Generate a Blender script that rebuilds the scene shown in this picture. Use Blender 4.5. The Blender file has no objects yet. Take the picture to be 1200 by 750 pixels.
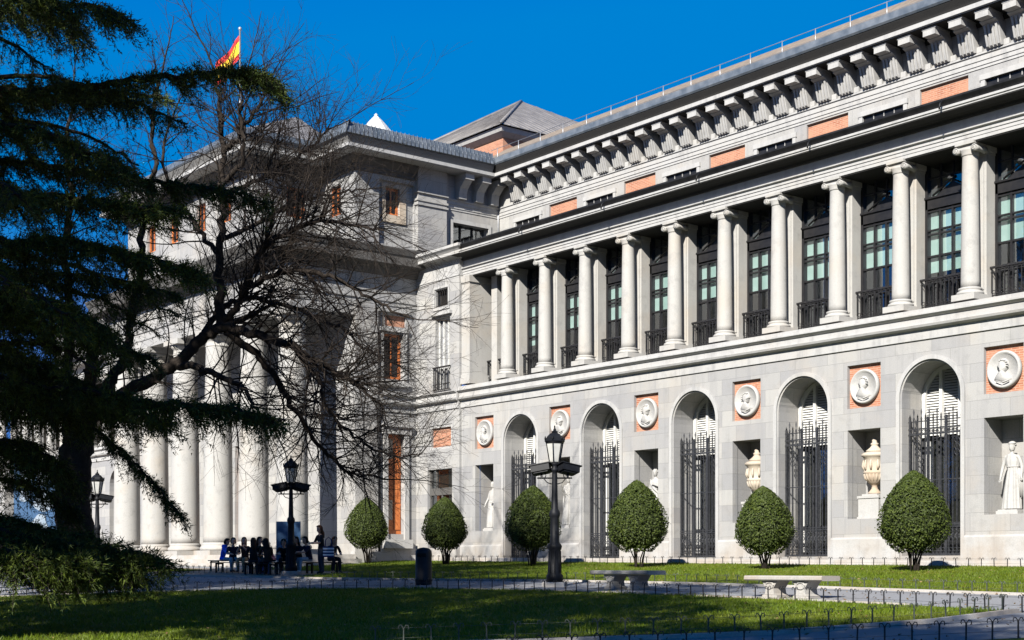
import bpy, bmesh, math, random
import numpy as np
from mathutils import Vector, Matrix
from mathutils.geometry import tessellate_polygon
R = math.radians
random.seed(7)
SC = bpy.context.scene
COL = SC.collection

# ------------------------------------------------------------------ camera, sky, sun, exposure
CAM_POS = Vector((0.0, -37.4, 0.05))
cam_d = bpy.data.cameras.new('camera')
cam = bpy.data.objects.new('camera', cam_d); COL.objects.link(cam)
cam_d.sensor_width = 36.0; cam_d.lens = 1667.0/1200.0*36.0
cam_d.shift_y = (664.5-375.0)/1200.0
cam_d.clip_start = 0.1; cam_d.clip_end = 2000
cam.location = CAM_POS
cam.rotation_euler = (R(90), 0, math.atan2(0.7835, 0.6214))
SC.camera = cam

SUN_AZ, SUN_EL = 27.0, 33.0                      # degrees from the facade's normal, towards +X
to_sun = Vector((math.sin(R(SUN_AZ))*math.cos(R(SUN_EL)), -math.cos(R(SUN_AZ))*math.cos(R(SUN_EL)), math.sin(R(SUN_EL))))
w = bpy.data.worlds.new('World'); SC.world = w; w.use_nodes = True
nt = w.node_tree; bg = nt.nodes['Background']
sky = nt.nodes.new('ShaderNodeTexSky'); sky.sky_type = 'NISHITA'; sky.sun_disc = False
sky.sun_elevation = R(SUN_EL); sky.sun_rotation = math.atan2(to_sun.x, to_sun.y)
sky.altitude = 700; sky.air_density = 1.0; sky.dust_density = 0.0; sky.ozone_density = 3.0
hs = nt.nodes.new('ShaderNodeHueSaturation'); hs.inputs['Saturation'].default_value = 1.55; hs.inputs['Value'].default_value = 1.25; hs.inputs['Hue'].default_value = 0.507
cap = nt.nodes.new('ShaderNodeMix'); cap.data_type = 'RGBA'; cap.blend_type = 'DARKEN'; cap.inputs[0].default_value = 1.0
cap.inputs[7].default_value = (0.55, 1.75, 5.2, 1)          # keeps the horizon band from glaring
nt.links.new(sky.outputs[0], hs.inputs['Color']); nt.links.new(hs.outputs[0], cap.inputs[6]); nt.links.new(cap.outputs[2], bg.inputs['Color'])
bg.inputs['Strength'].default_value = 0.055
sun_d = bpy.data.lights.new('sun', 'SUN'); sun = bpy.data.objects.new('sun', sun_d); COL.objects.link(sun)
sun_d.energy = 5.0; sun_d.angle = R(0.5); sun_d.color = (1.0, 0.955, 0.88)
sun.rotation_euler = to_sun.to_track_quat('Z', 'Y').to_euler()
SC.view_settings.view_transform = 'Standard'; SC.view_settings.look = 'None'
SC.view_settings.exposure = 1.2; SC.view_settings.gamma = 1.0; SC.view_settings.use_curve_mapping = False

# ------------------------------------------------------------------ helpers
def at(px, py, d):                                # a point d metres ahead of the camera along a sight line
    r = (px-600)/1667.0
    return Vector((d*(.6214*r-.7835), CAM_POS.y+d*(.7835*r+.6214), CAM_POS.z+(664.5-py)/1667.0*d))
def gz(x, y): return -.12+.045*y-.009*x           # the gently sloping ground

def link(o, parent=None):
    COL.objects.link(o)
    if parent is not None: o.parent = parent
    return o
def tag(o, label=None, cat=None, group=None, kind=None):
    if label: o['label'] = label
    if cat: o['category'] = cat
    if group: o['group'] = group
    if kind: o['kind'] = kind
    return o
def empty(name, loc, label, cat, group=None, rz=0.0):
    o = bpy.data.objects.new(name, None); o.location = loc; o.rotation_euler = (0, 0, rz); o.empty_display_size = .2
    link(o); return tag(o, label, cat, group)
def copy_tree(o, parent=None):
    c = o.copy(); COL.objects.link(c)
    if parent is not None: c.parent = parent
    for ch in [k for k in o.children]: copy_tree(ch, c)
    return c

class MB:
    def __init__(s): s.v = []; s.f = []; s.mi = []; s.mat = 0; s.sm = []
    def add(s, vs, fs, smooth=False):
        b = len(s.v); s.v.extend([tuple(x) for x in vs])
        for f in fs: s.f.append(tuple(i+b for i in f)); s.mi.append(s.mat); s.sm.append(smooth)
        return s
    def box(s, x0, x1, y0, y1, z0, z1):
        return s.add([(x0,y0,z0),(x1,y0,z0),(x1,y1,z0),(x0,y1,z0),(x0,y0,z1),(x1,y0,z1),(x1,y1,z1),(x0,y1,z1)],
              [(0,3,2,1),(4,5,6,7),(0,1,5,4),(1,2,6,5),(2,3,7,6),(3,0,4,7)])
    def cbox(s, c, sx, sy, sz, rz=0.0):           # box centred in plan at c, standing on c.z
        ca, sa = math.cos(rz), math.sin(rz); vs = []
        for z in (0, sz):
            for a, b in ((-1,-1),(1,-1),(1,1),(-1,1)):
                x, y = a*sx/2, b*sy/2; vs.append((c[0]+x*ca-y*sa, c[1]+x*sa+y*ca, c[2]+z))
        return s.add(vs, [(0,3,2,1),(4,5,6,7),(0,1,5,4),(1,2,6,5),(2,3,7,6),(3,0,4,7)])
    def lathe(s, prof, c=(0,0,0), n=24, smooth=True, rot=0.0, sx=1.0, sy=1.0, caps=True):
        vs = []; fs = []
        for r, z in prof:
            for k in range(n):
                a = 2*math.pi*k/n+rot; vs.append((c[0]+r*math.cos(a)*sx, c[1]+r*math.sin(a)*sy, c[2]+z))
        m = len(prof)
        for i in range(m-1):
            for k in range(n):
                k2 = (k+1) % n; fs.append((i*n+k, i*n+k2, (i+1)*n+k2, (i+1)*n+k))
        s.add(vs, fs, smooth)
        if caps:
            b = len(s.v)-len(vs)
            s.f.append(tuple(b+k for k in reversed(range(n)))); s.mi.append(s.mat); s.sm.append(False)
            s.f.append(tuple(b+(m-1)*n+k for k in range(n))); s.mi.append(s.mat); s.sm.append(False)
        return s
    def tube(s, pts, rad, n=6, smooth=True, caps=True):
        pts = [Vector(p) for p in pts]; m = len(pts)
        if not hasattr(rad, '__len__'): rad = [rad]*m
        vs = []; fs = []; u = None
        for i, p in enumerate(pts):
            t = (pts[min(i+1, m-1)]-pts[max(i-1, 0)])
            t = t.normalized() if t.length > 1e-9 else Vector((0,0,1))
            if u is None: u = t.orthogonal().normalized()
            else:
                u = u-t*u.dot(t); u = u.normalized() if u.length > 1e-6 else t.orthogonal().normalized()
            v = t.cross(u)
            for k in range(n):
                a = 2*math.pi*k/n; vs.append(p+(u*math.cos(a)+v*math.sin(a))*rad[i])
        for i in range(m-1):
            for k in range(n):
                k2 = (k+1) % n; fs.append((i*n+k, i*n+k2, (i+1)*n+k2, (i+1)*n+k))
        if caps: fs.append(tuple(reversed(range(n)))); fs.append(tuple((m-1)*n+k for k in range(n)))
        return s.add(vs, fs, smooth)
    def prism(s, poly, ax, a0, a1, smooth=False):  # polygon in the two other axes, extruded along ax
        n = len(poly)
        def P(q, a): return {'x': (a, q[0], q[1]), 'y': (q[0], a, q[1]), 'z': (q[0], q[1], a)}[ax]
        vs = [P(q, a0) for q in poly]+[P(q, a1) for q in poly]
        tri = tessellate_polygon([[Vector((q[0], q[1], 0)) for q in poly]])
        fs = [tuple(t) for t in tri]+[tuple(n+i for i in reversed(t)) for t in tri]
        s.add(vs, fs)
        return s.add(vs, [(i, (i+1) % n, n+(i+1) % n, n+i) for i in range(n)], smooth)
    def panel(s, P, outer, holes, depth, smooth_holes=False):  # flat sheet with holes whose reveals run back by depth; P(u, v, w)
        loops = [outer]+holes
        tri = tessellate_polygon([[Vector((u, v, 0)) for u, v in lp] for lp in loops])
        flat = [q for lp in loops for q in lp]
        s.add([P(u, v, 0) for u, v in flat], [tuple(t) for t in tri])
        for i, lp in enumerate(holes):
            n = len(lp); d = depth[i] if hasattr(depth, '__len__') else depth
            s.add([P(u, v, 0) for u, v in lp]+[P(u, v, d) for u, v in lp], [(k, (k+1) % n, n+(k+1) % n, n+k) for k in range(n)])
        return s
    def sweep(s, prof, path, smooth=False):        # profile (out, z) carried along a plan path; out is to the left of travel
        n = len(prof); m = len(path); vs = []
        dirs = []
        for i in range(m-1):
            dx, dy = path[i+1][0]-path[i][0], path[i+1][1]-path[i][1]; L = math.hypot(dx, dy); dirs.append((dx/L, dy/L))
        for i in range(m):
            if i == 0: nx, ny, k = -dirs[0][1], dirs[0][0], 1.0
            elif i == m-1: nx, ny, k = -dirs[-1][1], dirs[-1][0], 1.0
            else:
                a = (-dirs[i-1][1], dirs[i-1][0]); b = (-dirs[i][1], dirs[i][0])
                nx, ny = a[0]+b[0], a[1]+b[1]; L = math.hypot(nx, ny); nx /= L; ny /= L; k = 1.0/(nx*a[0]+ny*a[1])
            for o, z in prof: vs.append((path[i][0]+nx*o*k, path[i][1]+ny*o*k, z))
        fs = []
        for i in range(m-1):
            for k in range(n):
                k2 = (k+1) % n; fs.append((i*n+k, i*n+k2, (i+1)*n+k2, (i+1)*n+k))
        s.add(vs, fs, smooth)
        tri = tessellate_polygon([[Vector((o, z, 0)) for o, z in prof]])
        b = (m-1)*n
        return s.add(vs, [tuple(t) for t in tri]+[tuple(b+i for i in reversed(t)) for t in tri])
    def build(s, name, mat, parent=None, recalc=True):
        me = bpy.data.meshes.new(name)
        me.from_pydata(s.v, [], s.f)
        for m_ in (mat if isinstance(mat, (list, tuple)) else [mat]): me.materials.append(m_)
        me.polygons.foreach_set('material_index', s.mi); me.polygons.foreach_set('use_smooth', s.sm)
        if recalc:
            bm = bmesh.new(); bm.from_mesh(me); bmesh.ops.remove_doubles(bm, verts=bm.verts, dist=1e-5)
            bmesh.ops.recalc_face_normals(bm, faces=bm.faces); bm.to_mesh(me); bm.free()
        me.update()
        return link(bpy.data.objects.new(name, me), parent)

def raw_mesh(name, V, F, mat, parent=None, smooth=False, link_it=True):   # numpy arrays in, one object out
    me = bpy.data.meshes.new(name); k = F.shape[1]
    me.vertices.add(len(V)); me.vertices.foreach_set('co', V.astype(np.float32).ravel())
    me.loops.add(F.size); me.loops.foreach_set('vertex_index', F.astype(np.int32).ravel())
    me.polygons.add(len(F)); me.polygons.foreach_set('loop_start', np.arange(0, F.size, k, dtype=np.int32))
    if smooth: me.polygons.foreach_set('use_smooth', np.ones(len(F), dtype=bool))
    me.update(calc_edges=True); me.validate()
    me.materials.append(mat)
    o = bpy.data.objects.new(name, me)
    return link(o, parent) if link_it else o

# ------------------------------------------------------------------ materials
def mat_base(name, rough=0.7, metal=0.0, spec=0.5):
    m = bpy.data.materials.new(name); m.use_nodes = True
    b = m.node_tree.nodes['Principled BSDF']; b.inputs['Roughness'].default_value = rough
    b.inputs['Metallic'].default_value = metal; b.inputs['Specular IOR Level'].default_value = spec
    return m, m.node_tree, b
def N(nt, t, **kw):
    n = nt.nodes.new('ShaderNode'+t)
    for k, v in kw.items():
        if k in n.inputs: n.inputs[k].default_value = v
        else: setattr(n, k, v)
    return n
def mixc(nt, fac, a, b, mode='MIX'):
    n = nt.nodes.new('ShaderNodeMix'); n.data_type = 'RGBA'; n.blend_type = mode
    for i, v in ((0, fac), (6, a), (7, b)):
        if hasattr(v, 'links'): nt.links.new(v, n.inputs[i])
        elif i == 0: n.inputs[0].default_value = v
        else: n.inputs[i].default_value = (*v, 1)
    return n.outputs[2]
def ramp(nt, src, p0, p1, c0=(0,0,0), c1=(1,1,1)):
    n = nt.nodes.new('ShaderNodeValToRGB'); e = n.color_ramp.elements
    e[0].position = p0; e[1].position = p1; e[0].color = (*c0, 1); e[1].color = (*c1, 1)
    nt.links.new(src, n.inputs[0]); return n.outputs[0]
def noise(nt, vec, scale, detail=4.0, rough=.55):
    n = nt.nodes.new('ShaderNodeTexNoise'); n.inputs['Scale'].default_value = scale; n.inputs['Detail'].default_value = detail; n.inputs['Roughness'].default_value = rough
    if vec is not None: nt.links.new(vec, n.inputs['Vector'])
    return n.outputs['Fac']
def uv_wall(nt):                                  # world position folded to (x+y, z): fits every wall of the building
    g = nt.nodes.new('ShaderNodeNewGeometry'); sp = nt.nodes.new('ShaderNodeSeparateXYZ'); nt.links.new(g.outputs['Position'], sp.inputs[0])
    a = nt.nodes.new('ShaderNodeMath'); a.operation = 'ADD'; nt.links.new(sp.outputs[0], a.inputs[0]); nt.links.new(sp.outputs[1], a.inputs[1])
    c = nt.nodes.new('ShaderNodeCombineXYZ'); nt.links.new(a.outputs[0], c.inputs[0]); nt.links.new(sp.outputs[2], c.inputs[1])
    return c.outputs[0], g.outputs['Position'], sp
def bump(nt, b, h, strength, dist=.01):
    n = nt.nodes.new('ShaderNodeBump'); n.inputs['Strength'].default_value = strength; n.inputs['Distance'].default_value = dist
    nt.links.new(h, n.inputs['Height']); nt.links.new(n.outputs[0], b.inputs['Normal'])

def make_stone(name, c1, c2, warm, joints=True, warm_amt=.35, bw=1.35, rh=.56, streak=.5, jdark=.55):
    m, nt, b = mat_base(name, .82, 0, .25)
    uv, pos, sp = uv_wall(nt)
    spk = noise(nt, pos, 38, 3, .7); big = noise(nt, pos, .55, 6, .6); med = noise(nt, pos, 2.6, 5, .65)
    col = mixc(nt, ramp(nt, spk, .32, .7), c1, c2)
    if joints:
        br = nt.nodes.new('ShaderNodeTexBrick'); nt.links.new(uv, br.inputs['Vector'])
        br.inputs['Scale'].default_value = 1; br.inputs['Brick Width'].default_value = bw; br.inputs['Row Height'].default_value = rh
        br.inputs['Mortar Size'].default_value = .006; br.inputs['Mortar Smooth'].default_value = .2; br.inputs['Bias'].default_value = 0
        br.inputs['Color1'].default_value = (.80,.80,.82,1); br.inputs['Color2'].default_value = (1.08,1.065,1.03,1); br.inputs['Mortar'].default_value = (jdark,jdark,jdark,1)
        col = mixc(nt, 1.0, col, br.outputs['Color'], 'MULTIPLY')
        bump(nt, b, spk, .12, .01)
    else: bump(nt, b, spk, .1, .008)
    wm = nt.nodes.new('ShaderNodeMath'); wm.operation = 'MULTIPLY'; nt.links.new(ramp(nt, big, .5, .72), wm.inputs[0]); wm.inputs[1].default_value = warm_amt
    col = mixc(nt, wm.outputs[0], col, warm)
    # run-off streaks: noise stretched along z
    mp = nt.nodes.new('ShaderNodeMapping'); mp.inputs['Scale'].default_value = (3.2, 3.2, .22); nt.links.new(pos, mp.inputs[0])
    st = noise(nt, mp.outputs[0], 1.0, 6, .65)
    sm = nt.nodes.new('ShaderNodeMath'); sm.operation = 'MULTIPLY'; nt.links.new(ramp(nt, st, .50, .72), sm.inputs[0]); sm.inputs[1].default_value = streak if c1[0] > .2 else 0.0
    col = mixc(nt, sm.outputs[0], col, (.19,.19,.195))
    dm = nt.nodes.new('ShaderNodeMath'); dm.operation = 'MULTIPLY'; nt.links.new(ramp(nt, med, .53, .70), dm.inputs[0]); dm.inputs[1].default_value = .38 if c1[0] > .2 else 0.0
    col = mixc(nt, dm.outputs[0], col, (.18,.178,.172))
    zr = nt.nodes.new('ShaderNodeMapRange'); zr.inputs[1].default_value = 1.7; zr.inputs[2].default_value = .1; nt.links.new(sp.outputs[2], zr.inputs[0])   # earth splash and damp at the foot
    zm = nt.nodes.new('ShaderNodeMath'); zm.operation = 'MULTIPLY'; nt.links.new(zr.outputs[0], zm.inputs[0]); nt.links.new(ramp(nt, noise(nt, pos, 1.1, 5, .6), .35, .65), zm.inputs[1])
    zs = nt.nodes.new('ShaderNodeMath'); zs.operation = 'MULTIPLY'; nt.links.new(zm.outputs[0], zs.inputs[0]); zs.inputs[1].default_value = .6
    col = mixc(nt, zs.outputs[0], col, (.27,.215,.16))
    nt.links.new(col, b.inputs['Base Color'])
    return m
def make_plain(name, c1, c2, rough=.6, metal=0.0, spec=.5, sc=9.0, bmp=0.0, bsc=40.0):
    m, nt, b = mat_base(name, rough, metal, spec)
    tc = nt.nodes.new('ShaderNodeTexCoord')
    col = mixc(nt, ramp(nt, noise(nt, tc.outputs['Object'], sc), .35, .7), c1, c2)
    nt.links.new(col, b.inputs['Base Color'])
    if bmp: bump(nt, b, noise(nt, tc.outputs['Object'], bsc), bmp, .01)
    return m
M = {}
M['stone'] = make_stone('granite ashlar', (.255,.254,.251), (.335,.333,.327), (.32,.275,.22))
M['trim'] = make_stone('granite mouldings', (.30,.297,.290), (.375,.372,.364), (.35,.31,.255), joints=False, streak=.55)
M['limestone'] = make_stone('limestone shafts', (.29,.283,.267), (.36,.353,.335), (.34,.285,.22), joints=False, warm_amt=.5, streak=.25)
M['soot_shade'] = make_stone('weathered stone with painted shade', (.05,.048,.046), (.11,.106,.10), (.10,.085,.068), joints=False, streak=.7)  # weathered tone, darkened further to paint shade under cornices and ceiling
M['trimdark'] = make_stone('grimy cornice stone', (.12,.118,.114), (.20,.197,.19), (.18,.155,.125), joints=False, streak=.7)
M['crust_shade'] = make_stone('black crust with painted shade', (.009,.009,.009), (.028,.027,.026), (.03,.026,.022), joints=False, streak=.6)  # black stone of the crown; on undersides it paints the shade
M['marble'] = make_stone('white marble', (.31,.303,.29), (.39,.385,.37), (.27,.235,.19), joints=False, warm_amt=.25, streak=.2)
M['cream'] = make_stone('cream marble', (.36,.305,.235), (.45,.40,.33), (.30,.19,.11), joints=False, warm_amt=.6, streak=.15)
def make_brick():
    m, nt, b = mat_base('red brick', .85, 0, .2)
    uv, pos, sp = uv_wall(nt)
    br = nt.nodes.new('ShaderNodeTexBrick'); nt.links.new(uv, br.inputs['Vector'])
    br.inputs['Scale'].default_value = 1; br.inputs['Brick Width'].default_value = .26; br.inputs['Row Height'].default_value = .07
    br.inputs['Mortar Size'].default_value = .010; br.inputs['Color1'].default_value = (.255,.09,.052,1); br.inputs['Color2'].default_value = (.35,.145,.085,1); br.inputs['Mortar'].default_value = (.36,.25,.185,1)
    col = mixc(nt, ramp(nt, noise(nt, pos, 3.0), .4, .75), br.outputs['Color'], (.37,.20,.13))
    nt.links.new(col, b.inputs['Base Color']); bump(nt, b, br.outputs['Fac'], -.4, .01)
    return m
M['brick'] = make_brick()
M['iron'] = make_plain('wrought iron', (.012,.012,.014), (.03,.028,.028), .5, .3, .5, 14)
M['grille'] = make_plain('weathered iron grille', (.022,.024,.028), (.05,.05,.055), .5, .3, .5, 14)
M['frame'] = make_plain('dark bronze window frame', (.009,.009,.011), (.018,.017,.018), .45, .2, .5, 5)
M['blind'] = make_plain('pale green blind', (.30,.39,.37), (.37,.46,.44), .8, 0, .2, 2)
M['white_paint'] = make_plain('white painted joinery', (.44,.44,.42), (.52,.515,.50), .55, 0, .4, 3)
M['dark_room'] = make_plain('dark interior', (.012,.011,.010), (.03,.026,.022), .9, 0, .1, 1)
M['wood'] = make_plain('varnished wood', (.36,.095,.022), (.50,.16,.045), .4, 0, .5, 6, .15, 12)
M['lead'] = make_plain('lead sheet', (.085,.105,.13), (.17,.19,.215), .45, .25, .5, 2.5, .1, 6)
M['lead_dark'] = make_plain('dark lead flashing', (.006,.006,.007), (.018,.018,.019), .55, .1, .3, 3.0)
M['roofmetal'] = make_plain('grey roof sheet', (.13,.122,.118), (.21,.198,.19), .55, .05, .5, 1.2)
M['tile'] = make_plain('tan roof tiles', (.15,.12,.09), (.22,.18,.14), .8, 0, .3, 4)
M['steel'] = make_plain('galvanised rail', (.32,.33,.34), (.45,.45,.46), .4, .6, .5, 4)
M['orange_tarp'] = make_plain('ochre plaster', (.50,.27,.12), (.60,.36,.18), .9, 0, .2, 3)

def make_glass():
    m = bpy.data.materials.new('window glass'); m.use_nodes = True; nt = m.node_tree; nt.nodes.clear()
    out = nt.nodes.new('ShaderNodeOutputMaterial'); mx = nt.nodes.new('ShaderNodeMixShader')
    tr = nt.nodes.new('ShaderNodeBsdfTransparent'); tr.inputs[0].default_value = (.86,.94,.92,1)
    gl = nt.nodes.new('ShaderNodeBsdfGlossy'); gl.inputs['Roughness'].default_value = .02; gl.inputs[0].default_value = (.9,.95,1,1)
    fr = nt.nodes.new('ShaderNodeFresnel'); fr.inputs[0].default_value = 1.55
    ml = nt.nodes.new('ShaderNodeMath'); ml.operation = 'MULTIPLY_ADD'; ml.inputs[1].default_value = 1.0; ml.inputs[2].default_value = .20
    tc = nt.nodes.new('ShaderNodeTexCoord'); bp = nt.nodes.new('ShaderNodeBump'); bp.inputs['Strength'].default_value = .12; bp.inputs['Distance'].default_value = .02
    nt.links.new(noise(nt, tc.outputs['Object'], 1.6, 1), bp.inputs['Height']); nt.links.new(bp.outputs[0], gl.inputs['Normal'])
    ge = nt.nodes.new('ShaderNodeNewGeometry'); io = nt.nodes.new('ShaderNodeMapRange'); io.inputs[3].default_value = 1.5; io.inputs[4].default_value = 1/1.5
    nt.links.new(ge.outputs['Backfacing'], io.inputs[0]); nt.links.new(io.outputs[0], fr.inputs[0])     # same pane from either side
    nt.links.new(fr.outputs[0], ml.inputs[0]); nt.links.new(ml.outputs[0], mx.inputs[0])
    nt.links.new(tr.outputs[0], mx.inputs[1]); nt.links.new(gl.outputs[0], mx.inputs[2]); nt.links.new(mx.outputs[0], out.inputs[0])
    return m
M['glass'] = make_glass()

# ------------------------------------------------------------------ ground, lawns, paths
def make_ground_mat(name, c1, c2, c3, sc, bs=.3):
    m, nt, b = mat_base(name, .95, 0, .15)
    g = nt.nodes.new('ShaderNodeNewGeometry')
    col = mixc(nt, ramp(nt, noise(nt, g.outputs['Position'], sc, 6, .7), .3, .7), c1, c2)
    col = mixc(nt, ramp(nt, noise(nt, g.outputs['Position'], .35, 4, .6), .45, .7), col, c3)
    nt.links.new(col, b.inputs['Base Color']); bump(nt, b, noise(nt, g.outputs['Position'], 60, 3), bs, .02)
    return m
M['soil'] = make_ground_mat('park earth', (.17,.14,.11), (.25,.21,.17), (.20,.18,.15), 9)
M['gravel'] = make_ground_mat('grey granite path', (.17,.175,.185), (.24,.245,.255), (.20,.20,.205), 25)
M['turf'] = make_ground_mat('turf', (.04,.062,.005), (.085,.12,.009), (.08,.09,.012), 14)
M['kerb'] = make_stone('granite kerb', (.32,.31,.295), (.42,.41,.39), (.38,.32,.26), joints=False)

def sheet(name, poly, dz, mat, kind='structure', step=None):
    mb = MB(); tri = tessellate_polygon([[Vector((x, y, 0)) for x, y in poly]])
    mb.add([(x, y, gz(x, y)+dz) for x, y in poly], [tuple(t) for t in tri])
    o = mb.build(name, mat); tag(o, kind=kind); return o
big = MB(); big.add([(x, y, gz(x, y)) for x, y in ((-130,-70),(60,-70),(60,40),(-130,40))], [(0,1,2,3)])
big.add([(x, y, gz(min(max(x,-130),60), min(max(y,-70),40))-.004) for x, y in ((-700,-700),(700,-700),(60,-70),(-130,-70))], [(0,1,2,3)])
big.add([(x, y, gz(min(max(x,-130),60), min(max(y,-70),40))-.004) for x, y in ((700,-700),(700,700),(60,40),(60,-70))], [(0,1,2,3)])
big.add([(x, y, gz(min(max(x,-130),60), min(max(y,-70),40))-.004) for x, y in ((700,700),(-700,700),(-130,40),(60,40))], [(0,1,2,3)])
big.add([(x, y, gz(min(max(x,-130),60), min(max(y,-70),40))-.004) for x, y in ((-700,700),(-700,-700),(-130,-70),(-130,40))], [(0,1,2,3)])
tag(big.build('ground', M['soil']), kind='structure')
FAR = [(-6,-12.9),(-12,-12.4),(-16,-12.0),(-21,-11.5),(-26,-11.2),(-31,-11.5),(-36,-12.5),(-41,-13.2),(-46,-13.6),(-56,-14.2),(-75,-15)]
NEAR = [(-6,-16.4),(-12,-15.85),(-16,-15.35),(-20,-15.0),(-24,-14.85),(-28,-14.95),(-31.5,-15.6),(-34.5,-17.0),(-38,-19.6),(-41,-23.6),(-46,-30)]
sheet('path', FAR+[(-90,-20),(-90,-40)]+NEAR[::-1], .004, M['gravel'])
LAWN1 = FAR[:8]+[(-43.5,-12.6),(-44,-9.5),(-49,-9.3),(-54,-8.9),(-54.05,-1.0),(-40,-.9),(-6,-.9)]
sheet('lawn', LAWN1, .02, M['turf'])
EDGE2 = [(-13.5,-15.95),(-13.45,-17.0),(-13.4,-18.4),(-13.75,-19.8),(-14.15,-21.4),(-14.9,-22.6),(-16.2,-24.2),(-18,-26.5),(-20,-31)]
LAWN2 = NEAR[2:]+[(-46,-44),(-22,-44)]+EDGE2[::-1]
sheet('lawn', LAWN2, .02, M['turf'])
STRIP = [(-46,-9.2),(-46,-10.4),(-60,-12.6),(-75,-13.5),(-75,-10.5),(-60,-10.2)]
sheet('lawn', [(-54.6,-11.35),(-60,-12.9),(-75,-13.9),(-75,-11.5),(-60,-10.9),(-55,-10.2)], .02, M['turf'])
PATH2 = [(x+.14, y) for x, y in EDGE2]+[(-18,-31),(-14,-24.5),(-12.0,-21.9),(-11.35,-20.9),(-10.75,-19.7),(-10.4,-18),(-10.2,-16.1)]
sheet('path', PATH2, .006, M['gravel'])
sheet('lawn', [(-10.0,-16.3),(-10.2,-18),(-10.6,-19.75),(-11.2,-21.0),(-11.85,-22.0),(-13.8,-24.6),(-17.5,-31),(0,-31),(0,-17)], .02, M['turf'])
sheet('pavement', [(-43.6,-12.4),(-44.2,-9.6),(-54,-9.0),(-80,-9.0),(-80,-5.0),(-52,-5.0),(-52,-9.2),(-44,-9.4)], .003, M['gravel'])
def kerb(name, pts, side=.12, h=.05):
    mb = MB(); m = len(pts); vs = []
    for i, (x, y) in enumerate(pts):
        a = pts[max(i-1, 0)]; c = pts[min(i+1, m-1)]; dx, dy = c[0]-a[0], c[1]-a[1]; L = math.hypot(dx, dy); nx, ny = -dy/L, dx/L
        z = gz(x, y)
        vs += [(x, y, z-.05), (x+nx*side, y+ny*side, z-.05), (x+nx*side, y+ny*side, z+h), (x, y, z+h)]
    fs = [(4*i+k, 4*i+(k+1) % 4, 4*i+4+(k+1) % 4, 4*i+4+k) for i in range(m-1) for k in range(4)]
    fs += [(3,2,1,0), (4*m-4, 4*m-3, 4*m-2, 4*m-1)]
    mb.add(vs, fs); return tag(mb.build('kerb', M['kerb']), kind='structure')
kerb('kerb', FAR, -.12, .06); kerb('kerb', NEAR[2:], .12, .05); kerb('kerb', EDGE2, .12, .07)
kerb('kerb', [(-5,-.55),(-30,-.55),(-53,-.55)], -.3, .16)

def in_poly(P, poly):
    x, y = P[:,0], P[:,1]; ins = np.zeros(len(P), bool); n = len(poly)
    for i in range(n):
        x1, y1 = poly[i]; x2, y2 = poly[(i+1) % n]
        c = ((y1 > y) != (y2 > y)); xi = (x2-x1)*(y-y1)/((y2-y1) if y2 != y1 else 1e-9)+x1
        ins ^= c & (x < xi)
    return ins
def make_leaf_mat(name, c1, c2, c3, rough=.5, spec=.4, transl=.25, sc=3.0):
    m, nt, b = mat_base(name, rough, 0, spec)
    g = nt.nodes.new('ShaderNodeNewGeometry'); oi = nt.nodes.new('ShaderNodeTexCoord')
    col = mixc(nt, g.outputs['Random Per Island'], c1, c2)
    col = mixc(nt, ramp(nt, noise(nt, oi.outputs['Object'], sc, 3), .45, .7), col, c3)
    nt.links.new(col, b.inputs['Base Color'])
    if transl:
        out = nt.nodes['Material Output']; t = nt.nodes.new('ShaderNodeBsdfTranslucent'); nt.links.new(col, t.inputs[0])
        mx = nt.nodes.new('ShaderNodeMixShader'); mx.inputs[0].default_value = transl
        nt.links.new(b.outputs[0], mx.inputs[1]); nt.links.new(t.outputs[0], mx.inputs[2]); nt.links.new(mx.outputs[0], out.inputs[0])
    return m
M['grass'] = make_leaf_mat('grass blades', (.06,.105,.004), (.14,.19,.008), (.13,.15,.012), .55, .3, .35, .5)
M['needles'] = make_leaf_mat('cedar needles', (.012,.024,.005), (.075,.10,.012), (.032,.048,.009), .6, .2, .12, .8)
M['boxleaf'] = make_leaf_mat('box leaves', (.018,.031,.005), (.066,.088,.012), (.035,.050,.008), .62, .25, .15, 2.5)
M['bark'] = make_plain('dark bark', (.014,.011,.009), (.034,.027,.022), .95, 0, .15, 6, .5, 18)
M['twig'] = make_plain('bare twigs', (.016,.012,.010), (.036,.028,.022), .9, 0, .2, 3)

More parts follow.
